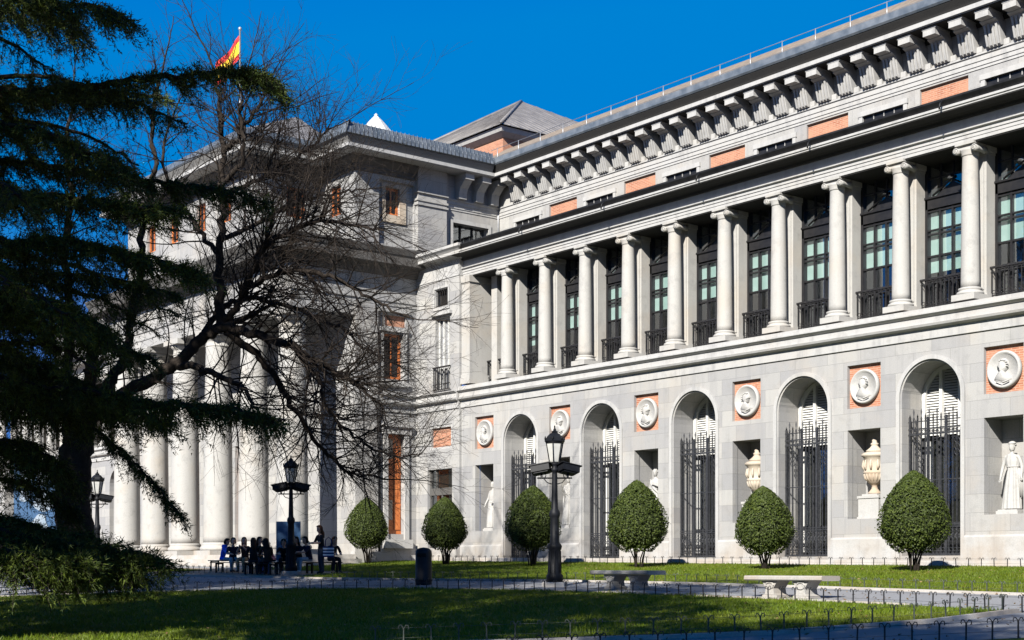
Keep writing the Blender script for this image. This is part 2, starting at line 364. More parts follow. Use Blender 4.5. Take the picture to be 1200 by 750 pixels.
rng = np.random.default_rng(11)
def blades(n, poly, h0, h1, name, label):
    xs = [p[0] for p in poly]; ys = [p[1] for p in poly]
    P = np.column_stack([rng.uniform(min(xs), max(xs), n*3), rng.uniform(min(ys), max(ys), n*3)])
    P = P[in_poly(P, poly)]
    dx = P[:,0]; dyy = P[:,1]+37.4
    dep = -.7835*dx+.6214*dyy; lat = .6214*dx+.7835*dyy
    P = P[(dep > 12) & (np.abs(lat) < .40*dep+1.5)]
    P = P[:n]; k = len(P)
    z = -.12+.045*P[:,1]-.009*P[:,0]+.018
    cl = .6+.8*np.abs(np.sin(P[:,0]*1.3+np.sin(P[:,1]*.9)*2)*np.sin(P[:,1]*1.1+np.sin(P[:,0]*.7)*2))
    h = rng.uniform(h0, h1, k)*cl; a = rng.uniform(0, 2*np.pi, k); wd = rng.uniform(.006, .013, k)
    lean = rng.normal(0, .45, (k, 2))*h[:,None]
    V = np.zeros((k, 3, 3)); V[:,0,0] = P[:,0]-np.cos(a)*wd; V[:,0,1] = P[:,1]-np.sin(a)*wd; V[:,1,0] = P[:,0]+np.cos(a)*wd; V[:,1,1] = P[:,1]+np.sin(a)*wd
    V[:,0,2] = z; V[:,1,2] = z; V[:,2,0] = P[:,0]+lean[:,0]; V[:,2,1] = P[:,1]+lean[:,1]; V[:,2,2] = z+h
    o = raw_mesh(name, V.reshape(-1, 3), np.arange(k*3).reshape(-1, 3), M['grass'])
    tag(o, label, 'grass', kind='stuff')
blades(90000, LAWN1, .03, .075, 'grass', 'short bright grass on the lawn strip before the arcade wall')
blades(110000, LAWN2, .03, .08, 'grass', 'streakily shaded grass of the big lawn in the foreground')
blades(9000, [(-54.6,-11.35),(-60,-12.9),(-70,-13.6),(-70,-11.5),(-60,-10.9),(-55,-10.2)], .03, .08, 'grass', 'narrow grass strip in front of the columned portico')

# ------------------------------------------------------------------ the museum
museum = empty('museum_building', (-45, 0, 0), 'long pale granite museum with arched ground floor, upper colonnade and columned portico', 'building')
def part(name, mb, mat, parent=museum, **kw):
    o = mb.build(name, mat)
    o.parent = parent
    if parent is museum: o.matrix_parent_inverse = Matrix.Translation(-museum.location)
    return o
def dup(o, dx=0.0, dy=0.0, dz=0.0):               # copy of a part (and its sub-parts) shifted along the building
    c = o.copy(); COL.objects.link(c); c.parent = museum; c.matrix_parent_inverse = Matrix.Translation(-museum.location)
    c.location = Vector(o.location)+Vector((dx, dy, dz))
    for ch in list(o.children):
        k = ch.copy(); COL.objects.link(k); k.parent = c
    return c
PX = lambda y0: (lambda u, v, w_: (u, y0+w_, v))                  # facade plane y = y0, openings run back (+y)
PS = lambda x0: (lambda u, v, w_: (x0-w_, u, v))                  # side plane x = x0 facing +x, openings run back (-x)
def rect(a0, a1, b0, b1): return [(a0,b0),(a1,b0),(a1,b1),(a0,b1)]
def arch_loop(c, r, z0, zs, n=20):
    return [(c-r, z0), (c+r, z0)]+[(c+r*math.cos(math.pi*k/n), zs+r*math.sin(math.pi*k/n)) for k in range(n+1)]
PITCH = 5.05; X0 = -26.37; XR = -8.70; XL = -50.75
ARCH = [X0-PITCH*k for k in range(-3, 5)]          # arch centres, right to left
NICHE = [a+PITCH/2 for a in ARCH]+[ARCH[-1]-PITCH/2]
NICHE = [n_ for n_ in NICHE if n_ < XR-1]
COLX = [-25.2-2.525*k for k in range(-6, 10)]      # free-standing upper columns
WALL_TOP = 7.09
ZB = -.4
# ground-floor wall, bay by bay
wl = MB()
for a in ARCH:
    wl.panel(PX(0), rect(a-1.26, a+1.26, ZB, WALL_TOP), [arch_loop(a, 1.06, .40, 5.36)], 1.12)
for n_ in NICHE:
    x0, x1 = n_-1.265, n_+1.265
    if abs(n_-NICHE[-1]) < .01: x0 = XL
    wl.panel(PX(0), rect(x0, x1, ZB, WALL_TOP), [rect(n_-.65, n_+.65, 1.61, 4.5), rect(n_-.66, n_+.66, 5.2, 6.6)], [.26, .13])
wl.panel(PX(0), rect(ARCH[0]+1.26, XR, ZB, WALL_TOP), [], [])
wl.add([(XR,0,ZB),(XR,14,ZB),(XR,14,14.2),(XR,0,14.2)], [(0,1,2,3)])
part('wall', wl, M['stone'])
# footing course, a step proud of the wall
xs = [XL]
for a in sorted(ARCH): xs += [a-1.24, a+1.24]
xs.append(XR)
for i in range(0, len(xs), 2): part('footing', MB().sweep([(0,ZB),(.09,ZB),(.09,.95),(.06,1.0),(0,1.02)], [(xs[i+1],-.002),(xs[i],-.002)]), M['trim'])
# archivolts and jamb fillets
av = MB(); a = ARCH[3]
outer = [(a+1.24, .1)]+[(a+1.24*math.cos(math.pi*k/28), 5.36+1.24*math.sin(math.pi*k/28)) for k in range(29)]+[(a-1.24, .1)]
inner = [(a+1.11, .1)]+[(a+1.11*math.cos(math.pi*k/28), 5.36+1.11*math.sin(math.pi*k/28)) for k in range(29)]+[(a-1.11, .1)]
av.prism(outer+inner[::-1], 'y', -.07, .003)
A0 = part('archivolt', av, M['trim'])
for q in ARCH:
    if q != a: dup(A0, q-a)
# arch back: white fan louvres over dark glazed doors
def arch_back(a):
    y = 1.13
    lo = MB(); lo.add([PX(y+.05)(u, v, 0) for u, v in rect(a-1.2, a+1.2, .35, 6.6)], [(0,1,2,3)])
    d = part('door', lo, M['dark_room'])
    fr = MB()
    for u in (-1.03, -.42, .42, 1.03): fr.box(a+u-.05, a+u+.05, y-.06, y+.03, .40, 4.05)
    for z in (.42, 1.35, 4.05): fr.box(a-1.05, a+1.05, y-.075, y+.028, z, z+.11)
    part('door_frame', fr, M['grille'], d)
    pn = MB(); pn.add([PX(y-.01)(u, v, 0) for u, v in rect(a-1.0, a+1.0, .5, 4.05)], [(0,1,2,3)])
    part('pane', pn, M['glass'], d)
    for u in (-.84, .84): part('side_light', MB().box(a+u-.13, a+u+.13, y-.055, y-.012, .55, 4.04), M['white_paint'], d)
    lv = MB()
    for k in range(26):
        z = 4.22+k*.085
        h = math.sqrt(max(.02, 1.05**2-max(0, z-5.36)**2)) if z > 5.36 else 1.05
        if z < 6.35: lv.add([(a-h, y-.03, z), (a+h, y-.03, z), (a+h, y+.03, z+.075), (a-h, y+.03, z+.075)], [(0,1,2,3)])
    for u in (-.98, -.34, .34, .98):
        zt = 5.36+math.sqrt(max(0, 1.04**2-u*u)) if abs(u) < 1.04 else 5.4
        lv.box(a+u-.055, a+u+.055, y-.12, y+.02, 4.16, zt)
    lv.prism([(a+1.06*math.cos(math.pi*k/20), 5.36+1.06*math.sin(math.pi*k/20)) for k in range(21)]+[(a+.93*math.cos(math.pi*k/20), 5.36+.93*math.sin(math.pi*k/20)) for k in range(20, -1, -1)], 'y', y-.10, y+.02)
    part('fanlight_shutter', lv, M['white_paint'], d)
    return d
D0 = arch_back(a)
for q in ARCH:
    if q != a: dup(D0, q-a)
# wrought iron gates
def gate(a):
    y = .34; g = MB()
    for k in range(15):
        x = a-1.0+2.0*k/14
        g.box(x-.014, x+.014, y-.014, y+.014, .42, 4.62)
        zt = 4.86+.16*(k % 2)
        g.lathe([(.018,4.62),(.034,4.70),(.012,4.78),(.03,zt-.1),(.004,zt)], (x, y, 0), 6)
    for x in (a-1.0, a+1.0, a-.34, a+.34): g.box(x-.028, x+.028, y-.03, y+.03, .40, 4.75)
    for z, h in ((.42,.05),(1.28,.04),(1.36,.03),(2.75,.03),(4.18,.05),(4.36,.04),(4.60,.03)): g.box(a-1.05, a+1.05, y-.022, y+.022, z, z+h)
    for k in range(14):                             # scroll friezes
        x = a-1.0+2.0*(k+.5)/14
        for zc, r in ((4.29,.055),(.60,.06),(1.19,.05)):
            g.tube([(x+r*math.cos(t), y, zc+r*math.sin(t)) for t in np.linspace(0, 2*math.pi, 9)], .011, 4, caps=False)
        for z0, z1 in ((.70,1.12),):
            g.tube([(x-.06,y,z0),(x+.06,y,(z0+z1)/2),(x-.06,y,z1)], .011, 4); g.tube([(x+.06,y,z0),(x-.06,y,(z0+z1)/2),(x+.06,y,z1)], .011, 4)
    for x in (a-.72, a+.72):                        # drooping ornaments
        for zc in (3.95, 3.75, 3.58):
            g.tube([(x+.09*math.cos(t), y, zc+.09*math.sin(t)) for t in np.linspace(0, 2*math.pi, 10)], .014, 4, caps=False)
    return part('arch_gate', g, M['grille'])
G0 = gate(a)
for q in ARCH:
    if q != a: dup(G0, q-a)
# niches: stone back chamber slightly wider than the opening, so a dark joint shows inside the jamb
n0 = NICHE[3]
nb = MB(); y0, y1 = .285, .98; x0, x1 = n0-.67, n0+.67
nb.add([(x0,y0,1.60),(x1,y0,1.60),(x1,y0,4.52),(x0,y0,4.52),(x0,y1,1.60),(x1,y1,1.60),(x1,y1,4.52),(x0,y1,4.52)], [(0,3,7,4),(1,5,6,2),(0,4,5,1),(3,2,6,7),(4,7,6,5)])
NB0 = part('niche', nb, M['stone'])
bp = MB(); bp.add([(n0-.68,.132,5.18),(n0+.68,.132,5.18),(n0+.68,.132,6.62),(n0-.68,.132,6.62)], [(0,1,2,3)])
BP0 = part('brick_panel', bp, M['brick'])
for q in NICHE:
    if q != n0: dup(NB0, q-n0); dup(BP0, q-n0)
def medallion(x, seed):
    rr = random.Random(seed); zc = 5.88; y = .13
    m = MB()
    prof = [(.0,-.0),(.54,0),(.56,.05),(.56,.13),(.53,.17),(.49,.17),(.46,.12),(.0,.11)]
    vs = []; fs = []; n = 40
    for r, o in prof:
        for k in range(n): t = 2*math.pi*k/n; vs.append((x+r*math.cos(t), y-o, zc+r*math.sin(t)))
    for i in range(len(prof)-1):
        for k in range(n): fs.append((i*n+k, i*n+(k+1) % n, (i+1)*n+(k+1) % n, (i+1)*n+k))
    m.add(vs, fs, True); o = part('medallion', m, M['marble'])
    s = 1 if rr.random() < .5 else -1
    head = [(-.05,-.10),(-.13,-.06),(-.16,.05),(-.14,.16),(-.06,.24),(.05,.25),(.12,.20),(.145,.10),(.19,.04),(.145,.02),(.15,-.03),(.12,-.05),(.13,-.09),(.07,-.12),(.05,-.17),(.16,-.24),(.28,-.33),(.0,-.42),(-.26,-.34),(-.16,-.24),(-.07,-.18)]
    hd = MB(); n_ = len(head); sc = rr.uniform(1.02, 1.14); cx_, cz_ = sum(p[0] for p in head)/n_, sum(p[1] for p in head)/n_
    vs = []
    for q, dy in ((1.0,.10),(.95,.15),(.82,.195),(.6,.225),(.3,.24)):
        vs += [(x+s*sc*(cx_+(p[0]-cx_)*q), y-dy, zc+sc*(cz_+.05+(p[1]-cz_)*q)) for p in head]
    hd.add(vs, [(r_*n_+i, r_*n_+(i+1) % n_, (r_+1)*n_+(i+1) % n_, (r_+1)*n_+i) for r_ in range(4) for i in range(n_)]+[tuple(4*n_+i for i in range(n_))], True)
    for k in range(6):                              # curls and collar folds
        an = 1.2+k*.42; hd.lathe([(.0,-.03),(.045,0),(.0,.03)], (x+s*sc*(.02+.17*math.cos(an)), y-.205, zc+sc*(.09+.15*math.sin(an))), 8)
    hd.tube([(x-s*.2*sc, y-.20, zc-.30*sc), (x, y-.225, zc-.36*sc), (x+s*.2*sc, y-.20, zc-.29*sc)], .02, 5)
    part('portrait_relief', hd, M['marble'], o)
for i, q in enumerate(NICHE): medallion(q, i+3)

# string course and sill under the gallery (carried round the corner of the portico block)
STR = [(0.000,7.09),(0.054,7.10),(0.054,7.40),(0.109,7.42),(0.232,7.46),(0.264,7.53),(0.155,7.55),(0.155,7.76),(0.217,7.78),(0.295,7.83),(0.295,7.88),(0.202,7.90),(0.202,8.02),(-0.300,8.12),(-1.700,8.13),(-1.700,7.09)]
part('string_course', MB().sweep(STR, [(XR,-.001),(XL-.002,-.001)]), M['trim'])
STE = [(0.000,7.09),(0.054,7.10),(0.054,7.40),(0.109,7.42),(0.232,7.46),(0.264,7.53),(0.155,7.55),(0.155,7.76),(0.217,7.78),(0.295,7.83),(0.155,7.86),(0.000,7.90)]
part('string_course', MB().sweep(STE, [(XL-.004,-.123),(-54.095,-.123),(-54.095,-2.2)]), M['trim'])

# upper columns with base, capital
def column(x):
    yc = .35; c = (x, yc, 0)
    prof = [(.285,8.52),(.278,8.7),(.272,9.6),(.262,10.8),(.245,11.9),(.232,12.50),(.235,12.54)]
    s = part('column', MB().lathe(prof, c, 28), M['limestone'])
    b = MB().box(x-.40, x+.40, yc-.40, yc+.40, 8.115, 8.30); b.lathe([(.40,8.30),(.41,8.34),(.39,8.39),(.34,8.40),(.335,8.43),(.36,8.45),(.355,8.50),(.30,8.52)], c, 28)
    part('base', b, M['limestone'], s)
    k = MB().lathe([(.236,12.50),(.26,12.54),(.25,12.58),(.29,12.66),(.30,12.72)], c, 24)
    k.box(x-.33, x+.33, yc-.32, yc+.32, 12.82, 12.905)
    k.box(x-.31, x+.31, yc-.24, yc+.24, 12.70, 12.82)
    for sx in (-1, 1):                              # scroll volutes: front-to-back bolsters
        pts = [(x+sx*.315, yc+q, 12.68) for q in (-.30,-.12,0,.12,.30)]
        k.tube(pts, [.105,.085,.07,.085,.105], 14)
        for yy in (-.305, .305): k.tube([(x+sx*(.315)+r*math.cos(t), yc+yy, 12.68+r*math.sin(t)) for t, r in zip(np.linspace(0, 10, 16), np.linspace(.095, .015, 16))], .014, 4)
    part('capital', k, M['limestone'], s)
    return s
C0 = column(COLX[6])
for q in COLX:
    if q != COLX[6]: dup(C0, q-COLX[6])
def pilaster(x):
    p = MB().box(x-.28, x+.28, .78, 1.23, 8.38, 12.62); p.box(x-.20, x+.20, .745, .777, 8.5, 12.5)
    p.box(x-.33, x+.33, .73, 1.23, 8.12, 8.38); p.box(x-.30, x+.30, .755, 1.23, 12.62, 12.70); p.box(x-.34, x+.34, .72, 1.23, 12.70, 12.899)
    return part('pilaster', p, M['limestone'])
P0 = pilaster(COLX[6])
for q in COLX:
    if q != COLX[6]: dup(P0, q-COLX[6])
an = MB(); x = -50.45                               # square pier closing the colonnade
an.box(x-.298, x+.30, .0, 1.2, 8.55, 12.55); an.box(x-.298, x+.38, -.08, 1.2, 8.13, 8.40); an.box(x-.298, x+.34, -.04, 1.2, 8.40, 8.55); an.box(x-.298, x+.36, -.06, 1.2, 12.60, 12.90); an.box(x-.298, x+.32, -.02, 1.2, 12.55, 12.60)
part('corner_pier', an, M['limestone'])
p = MB().box(-49.75, -49.35, .9, 1.23, 8.15, 12.895); part('pilaster', p, M['limestone'])
# upper windows
WB = [COLX[i]-2.525/2 for i in range(len(COLX))]
def window(x):
    y = 1.34; h = 1.10; f = MB()
    for u in (-1.0, 1.0): f.box(x+u-.10, x+u+.10, y-.10, y+.06, 8.14, 12.9)
    for u in (-.46, 0, .46): f.box(x+u-.035, x+u+.035, y-.07, y+.04, 8.14, 11.42); f.box(x+u-.025, x+u+.025, y-.04, y+.04, 11.8, 12.9)
    for z, hh in ((8.14,.16),(9.16,.06),(9.92,.06),(10.62,.05),(10.76,.05),(11.36,.05)): f.box(x-.92, x+.92, y-.065, y+.035, z, z+hh)
    f.box(x-1.1, x+1.1, y-.10, y+.05, 11.46, 11.76); f.box(x-1.1, x+1.1, y-.16, y+.05, 11.78, 11.84); f.box(x-1.1, x+1.1, y-.13, y+.048, 11.762, 11.778)
    f.box(x-.92, x+.92, y-.062, y+.034, 12.42, 12.46)
    f.prism([(x-.62,11.86),(x+.62,11.86),(x,12.22)], 'y', y-.05, y+.03)
    f.tube([(x-.70,y-.10,11.87),(x,y-.10,12.27),(x+.70,y-.10,11.87)], .035, 4)
    f.lathe([(.02,0),(.05,.05),(.0,.13)], (x, y-.12, 12.32), 8)
    o = part('window', f, M['frame'])
    pn = MB().add([(x-.92,y,8.2),(x+.92,y,8.2),(x+.92,y,11.42),(x-.92,y,11.42),(x-.92,y,11.8),(x+.92,y,11.8),(x+.92,y,12.9),(x-.92,y,12.9)], [(0,1,2,3),(4,5,6,7)])
    part('pane', pn, M['glass'], o)
    return o
def blind(o, x, zb, fan):
    b = MB(); b.add([(x-.9,1.43,zb),(x+.9,1.43,zb),(x+.9,1.43,11.45),(x-.9,1.43,11.45)], [(0,1,2,3)])
    if fan: b.box(x-.88, x-.50, 1.42, 1.44, 11.82, 12.12)
    part('blind', b, M['blind'], o)
def railing(x):
    g = MB(); y = .99
    g.box(x-1.12, x+1.12, y-.045, y+.045, 9.14, 9.20); g.box(x-.97, x+.97, y-.015, y+.015, 8.30, 8.33); g.box(x-.97, x+.97, y-.015, y+.015, 9.02, 9.04)
    for k in range(14):
        u = x-.94+1.88*k/13; g.box(u-.014, u+.014, y-.014, y+.014, 8.14, 9.14)
        if k < 13: g.tube([(u+.072+.055*math.cos(t), y, 8.42+.055*math.sin(t)) for t in np.linspace(0, 2*math.pi, 8)], .012, 4, caps=False)
    return part('balcony_railing', g, M['iron'])
W0 = window(WB[6]); R0 = railing(WB[6])
zbs = [9.95,9.35,9.95,9.98,9.95,9.97,9.45,9.97,9.95,9.98,10.1,9.96,9.97,9.95,9.6,9.98]
for i, q in enumerate(WB):
    if q == WB[6]: o = W0; 
    else:
        o = W0.copy(); COL.objects.link(o); o.parent = museum; o.matrix_parent_inverse = Matrix.Translation(-museum.location); o.location = Vector((q-WB[6], 0, 0))
        k = W0.children[0].copy(); COL.objects.link(k); k.parent = o
        dup(R0, q-WB[6])
for i, q in enumerate(WB):                          # blinds last, so that the copies above carry only frame and pane
    o = [c for c in museum.children if c.name.startswith('window') and abs(c.location.x-(q-WB[6])) < .01][0]
    blind(o, WB[6], zbs[i], i % 3 != 1)
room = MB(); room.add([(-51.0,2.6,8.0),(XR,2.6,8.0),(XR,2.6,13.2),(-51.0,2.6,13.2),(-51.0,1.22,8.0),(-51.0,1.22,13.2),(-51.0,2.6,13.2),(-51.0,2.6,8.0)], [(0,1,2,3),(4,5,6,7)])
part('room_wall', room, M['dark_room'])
# gallery entablature, cornice, gutter
ENT = [(-1.6,12.90),(-.10,12.90),(-.10,13.0),(-.08,13.01),(-.08,13.11),(-.05,13.12),(-.05,13.22),(.03,13.25),(.03,13.29),(-.09,13.31),(-.09,13.73),(-1.6,13.73)]
part('entablature', MB().sweep(ENT, [(XR,0),(XL-.01,0)]), M['trim'])
part('soffit', MB().box(XL+.3, XR-.01, .13, 1.6, 12.86, 12.897), M['crust_shade'])  # dark sheet: shade beneath the entablature put into its colour
COR = [(-1.6,13.735),(-.03,13.735),(.02,13.80),(.54,13.80),(.54,13.84),(.58,13.86),(.58,13.93),(-1.6,13.93)]
part('cornice', MB().sweep(COR, [(XR,0),(XL-.01,0)]), M['trim'])
part('cornice_underside', MB().sweep([(-.085,13.60),(.0,13.62),(.03,13.70),(.16,13.74),(.53,13.765),(.53,13.797),(-.085,13.797)], [(XR,0),(XL-.01,0)]), M['crust_shade'])  # near-black colour deepens the shade under the gallery cornice
part('gutter', MB().sweep([(-1.6,13.934),(.52,13.934),(.55,14.0),(.63,14.10),(.63,14.16),(.5,14.19),(-4.6,14.5),(-4.6,14.4),(-1.6,14.2)], [(XR,0),(XL-.01,0)]), M['lead_dark'])
for q in COLX[::2]: part('drain_spout', MB().tube([(q-.3,-.66,14.05),(q-.3,-.76,13.98),(q-.3,-.80,13.80)], .03, 6), M['lead_dark'])
# attic storey
AY = 4.7
ATW = [n_ for n_ in [-29.15-PITCH*k for k in range(-4, 5)] if n_ < XR-1]      # brick panels
at_ = MB(); xs = sorted([(b_-.97, b_+.97, 'b') for b_ in ATW]+[(b_+PITCH/2-1.05, b_+PITCH/2+1.05, 'w') for b_ in ATW if b_+PITCH/2+1.05 < XR]+[(ATW[-1]-PITCH/2-1.05, ATW[-1]-PITCH/2+1.05, 'w')])
holes = [rect(x0, x1, 15.2, 16.74) if t == 'b' else rect(x0+.14, x1-.14, 15.2, 16.40) for x0, x1, t in xs]
at_.panel(PX(AY), rect(-54.1, XR, 14.2, 18.6), holes, [.10 if t == 'b' else .35 for _, _, t in xs])
part('wall', at_, M['stone'])
for b_ in ATW: part('brick_panel', MB().add([(b_-1.0,AY+.102,15.15),(b_+1.0,AY+.102,15.15),(b_+1.0,AY+.102,16.8),(b_-1.0,AY+.102,16.8)], [(0,1,2,3)]), M['brick'])
for x0, x1, t in xs:
    if t != 'w': continue
    f = MB()
    for q in (x0, x1-.16): f.box(q, q+.16, AY-.05, AY+.05, 14.9, 16.56)
    f.box(x0-.03, x1+.03, AY-.07, AY+.05, 16.40, 16.58)
    for q in (x0+.16+k*(x1-x0-.32)/4 for k in range(1, 4)): f.box(q-.012, q+.012, AY+.03, AY+.058, 15.1, 16.38)
    o = part('attic_window', f, M['trim'])
    part('pane', MB().add([(x0,AY+.06,15.0),(x1,AY+.06,15.0),(x1,AY+.06,16.5),(x0,AY+.06,16.5)], [(0,1,2,3)]), M['frame'], o)
ATP = [(XR,AY),(-54.1,AY),(-54.1,-3.4),(-57.1,-3.4),(-57.1,-6.8),(-71.0,-6.8),(-71.0,-3.4),(-74.0,-3.4),(-74.0,AY),(-96,AY)]
part('architrave', MB().sweep([(-.05,16.80),(.03,16.81),(.03,16.90),(.06,16.91),(.06,17.05),(.09,17.06),(.09,17.22),(.14,17.25),(.14,17.31),(-.05,17.32)], [(XR,AY),(-54.1,AY),(-54.1,1.5)]), M['trim'])
CRN = [(-.05,18.50),(.12,18.42),(1.05,18.42),(1.05,18.44),(1.10,18.45),(1.10,18.60),(.99,18.61),(-.05,18.61)]
part('cornice', MB().sweep(CRN, ATP), M['trim'])
part('cornice_underside', MB().sweep([(.001,18.2),(.03,18.2),(.13,18.36),(1.03,18.40),(1.03,18.417),(.001,18.417)], [(XR,AY),(-53.9,AY)]), M['crust_shade'])  # shade under the attic cornice painted into this strip
part('cornice_crown', MB().sweep([(-.05,18.615),(1.0,18.615),(1.03,18.72),(1.14,18.92),(1.14,18.95),(-.05,18.95)], ATP[:2]), M['crust_shade'])
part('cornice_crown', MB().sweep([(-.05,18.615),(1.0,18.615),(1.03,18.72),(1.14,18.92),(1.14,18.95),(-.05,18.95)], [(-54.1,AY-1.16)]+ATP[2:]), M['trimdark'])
part('gutter', MB().sweep([(-.3,18.955),(1.17,18.955),(1.22,19.02),(1.22,19.26),(1.14,19.29),(1.02,19.20),(-.3,19.22)], ATP), M['lead'])
# brackets under the attic cornice
def bracket(x):
    b = MB(); s = .24
    b.box(x-s, x+s, AY-.95, AY-.02, 18.13, 18.41); b.box(x-s-.03, x+s+.03, AY-.96, AY-.02, 18.33, 18.405)
    s = .29
    prof = [(AY-.001,17.33),(AY-.20,17.33),(AY-.24,17.42),(AY-.30,17.62),(AY-.37,17.90),(AY-.45,18.04),(AY-.62,18.10),(AY-.62,18.128),(AY-.001,18.128)]
    b.prism(prof, 'x', x-s, x+s)
    b.prism([(AY-.002,17.325),(AY-.12,17.325),(AY-.12,17.52),(AY-.002,17.52)], 'x', x+s+.002, x+s+.2)
    for k in range(4):                              # fluted front
        u = x-s+.08+k*.14
        b.prism([(AY-.21,17.34),(AY-.29,17.37),(AY-.37,17.62),(AY-.44,17.89),(AY-.47,18.02),(AY-.44,18.02),(AY-.37,17.89),(AY-.30,17.62)], 'x', u-.035, u+.035)
    return part('bracket', b, M['trim'])
BX = [-26.03-1.018*k for k in range(-17, 27)]
B0 = None
for q in BX:
    if q > XR-.5 or q < -53.4: continue
    if B0 is None: B0 = bracket(q); bq = q
    else: dup(B0, q-bq)
# main roof with its edge rail
rf = MB(); rf.sweep([(-.2,19.225),(-.25,19.5),(-5.0,22.42),(-13,22.45),(-13,19.225)], [(XR,AY),(-60,AY)])
part('roof', rf, M['tile'])
rl = MB()
for k in range(30): rl.tube([(XR-1.6*k, AY-.55, 19.2), (XR-1.6*k, AY-.55, 20.0)], .018, 4)
rl.tube([(XR,AY-.55,19.98),(-54,AY-.55,19.98)], .014, 4); rl.tube([(XR,AY-.55,19.6),(-54,AY-.55,19.6)], .010, 4)
part('roof_railing', rl, M['steel'])

# end bay of the gallery wing, beside the portico block
eb = MB(); y = -.12
eb.panel(PX(y), rect(-54.1, XL, ZB, 13.30), [rect(-53.05,-51.3,5.36,6.45), rect(-53.2,-51.3,.9,4.46), rect(-52.58,-51.45,8.05,11.27), rect(-52.56,-51.6,11.78,12.54)], [.14,.30,.30,.30])
eb.add([(XL,y,ZB),(XL,.02,ZB),(XL,.02,12.955),(XL,y,12.955)], [(0,1,2,3)])
part('wall', eb, M['stone'])
part('footing', MB().sweep([(0,ZB),(.08,ZB),(.08,.85),(0,.9)], [(XL,y),(-54.1,y)]), M['trim'])
part('entablature', MB().sweep([(-.3,12.96),(.03,12.97),(.03,13.02),(.005,13.03),(.005,13.70),(-.3,13.70)], [(XL,y),(-54.1,y)]), M['trim'])
part('cornice', MB().sweep([(-1,13.705),(0,13.705),(.12,13.80),(.45,13.80),(.45,13.92),(.52,14.0),(.62,14.08),(.62,14.2),(-1,14.2)], [(XL+.12,1.0),(XL+.12,y),(-54.1,y)]), M['trim'])
part('gutter', MB().sweep([(-5.2,14.55),(-5.2,14.205),(.57,14.205),(.59,14.23),(.2,14.26)], [(XL+.05,y),(-54.1,y)]), M['lead_dark'])
bk = MB().add([(-53.1,y+.142,5.3),(-51.25,y+.142,5.3),(-51.25,y+.142,6.5),(-53.1,y+.142,6.5)], [(0,1,2,3)])
o = part('brick_panel', bk, M['brick']); fr = MB()
for x0, x1, z0, z1 in ((-53.05,-52.93,5.36,6.45),(-51.42,-51.3,5.36,6.45),(-52.93,-51.42,5.36,5.46),(-52.93,-51.42,6.33,6.45)): fr.box(x0, x1, y+.03, y+.15, z0, z1)
part('panel_frame', fr, M['trim'], o)
# tall louvred window with balcony, little barred window, big ground-floor window
f = MB()
for k in range(4): q = -52.54+k*1.05/3; f.box(q-.03, q+.03, y+.18, y+.26, 8.05, 11.27)
f.box(-52.6, -51.4, y+.185, y+.255, 11.2, 11.27); f.box(-52.6, -51.4, y+.185, y+.255, 9.0, 9.1)
o = part('window', f, M['white_paint'])
part('shutter', MB().add([(-52.6,y+.29,8.05),(-51.4,y+.29,8.05),(-51.4,y+.29,11.3),(-52.6,y+.29,11.3)], [(0,1,2,3)]), M['steel'], o)
part('hood', MB().box(-52.78, -51.28, y-.16, y+.02, 11.36, 11.5), M['trim'], o)
g = MB(); g.box(-52.66, -51.36, y-.12, y-.04, 9.0, 9.06)
for k in range(9): q = -52.6+k*1.18/8; g.box(q-.015, q+.015, y-.10, y-.07, 8.0, 9.0)
g.box(-52.66, -51.36, y-.10, y-.06, 8.0, 8.04); g.box(-52.66,-51.36,y-.10,y-.06,8.25,8.28)
part('balcony_railing', g, M['iron'])
f = MB()
for k in range(6): q = -52.5+k*.84/5; f.box(q-.015, q+.015, y+.08, y+.11, 11.78, 12.54)
o = part('window', f, M['iron']); part('pane', MB().add([(-52.6,y+.29,11.7),(-51.5,y+.29,11.7),(-51.5,y+.29,12.6),(-52.6,y+.29,12.6)], [(0,1,2,3)]), M['dark_room'], o)
f = MB()
for x0, x1, z0, z1 in ((-52.70,-51.46,11.62,11.74),(-52.70,-51.46,12.58,12.68),(-52.70,-52.60,11.74,12.58),(-51.56,-51.46,11.74,12.58)): f.box(x0, x1, y-.05, y+.02, z0, z1)
part('frame', f, M['trim'], o)
f = MB(); f.box(-53.2,-51.3,y+.12,y+.22,3.30,3.62); f.box(-52.3,-52.2,y+.14,y+.2,.9,3.3); f.box(-53.2,-53.1,y+.13,y+.21,.9,4.46); f.box(-51.4,-51.3,y+.13,y+.21,.9,4.46)
f.box(-52.72,-52.66,y+.14,y+.2,3.62,4.46)
o = part('window', f, M['soot_shade']); part('pane', MB().add([(-53.3,y+.2,.9),(-51.2,y+.2,.9),(-51.2,y+.2,4.5),(-53.3,y+.2,4.5)], [(0,1,2,3)]), M['glass'], o)
part('curtain', MB().add([(-53.3,y+.31,.9),(-51.2,y+.31,.9),(-51.2,y+.31,4.5),(-53.3,y+.31,4.5)], [(0,1,2,3)]), M['dark_room'], o)

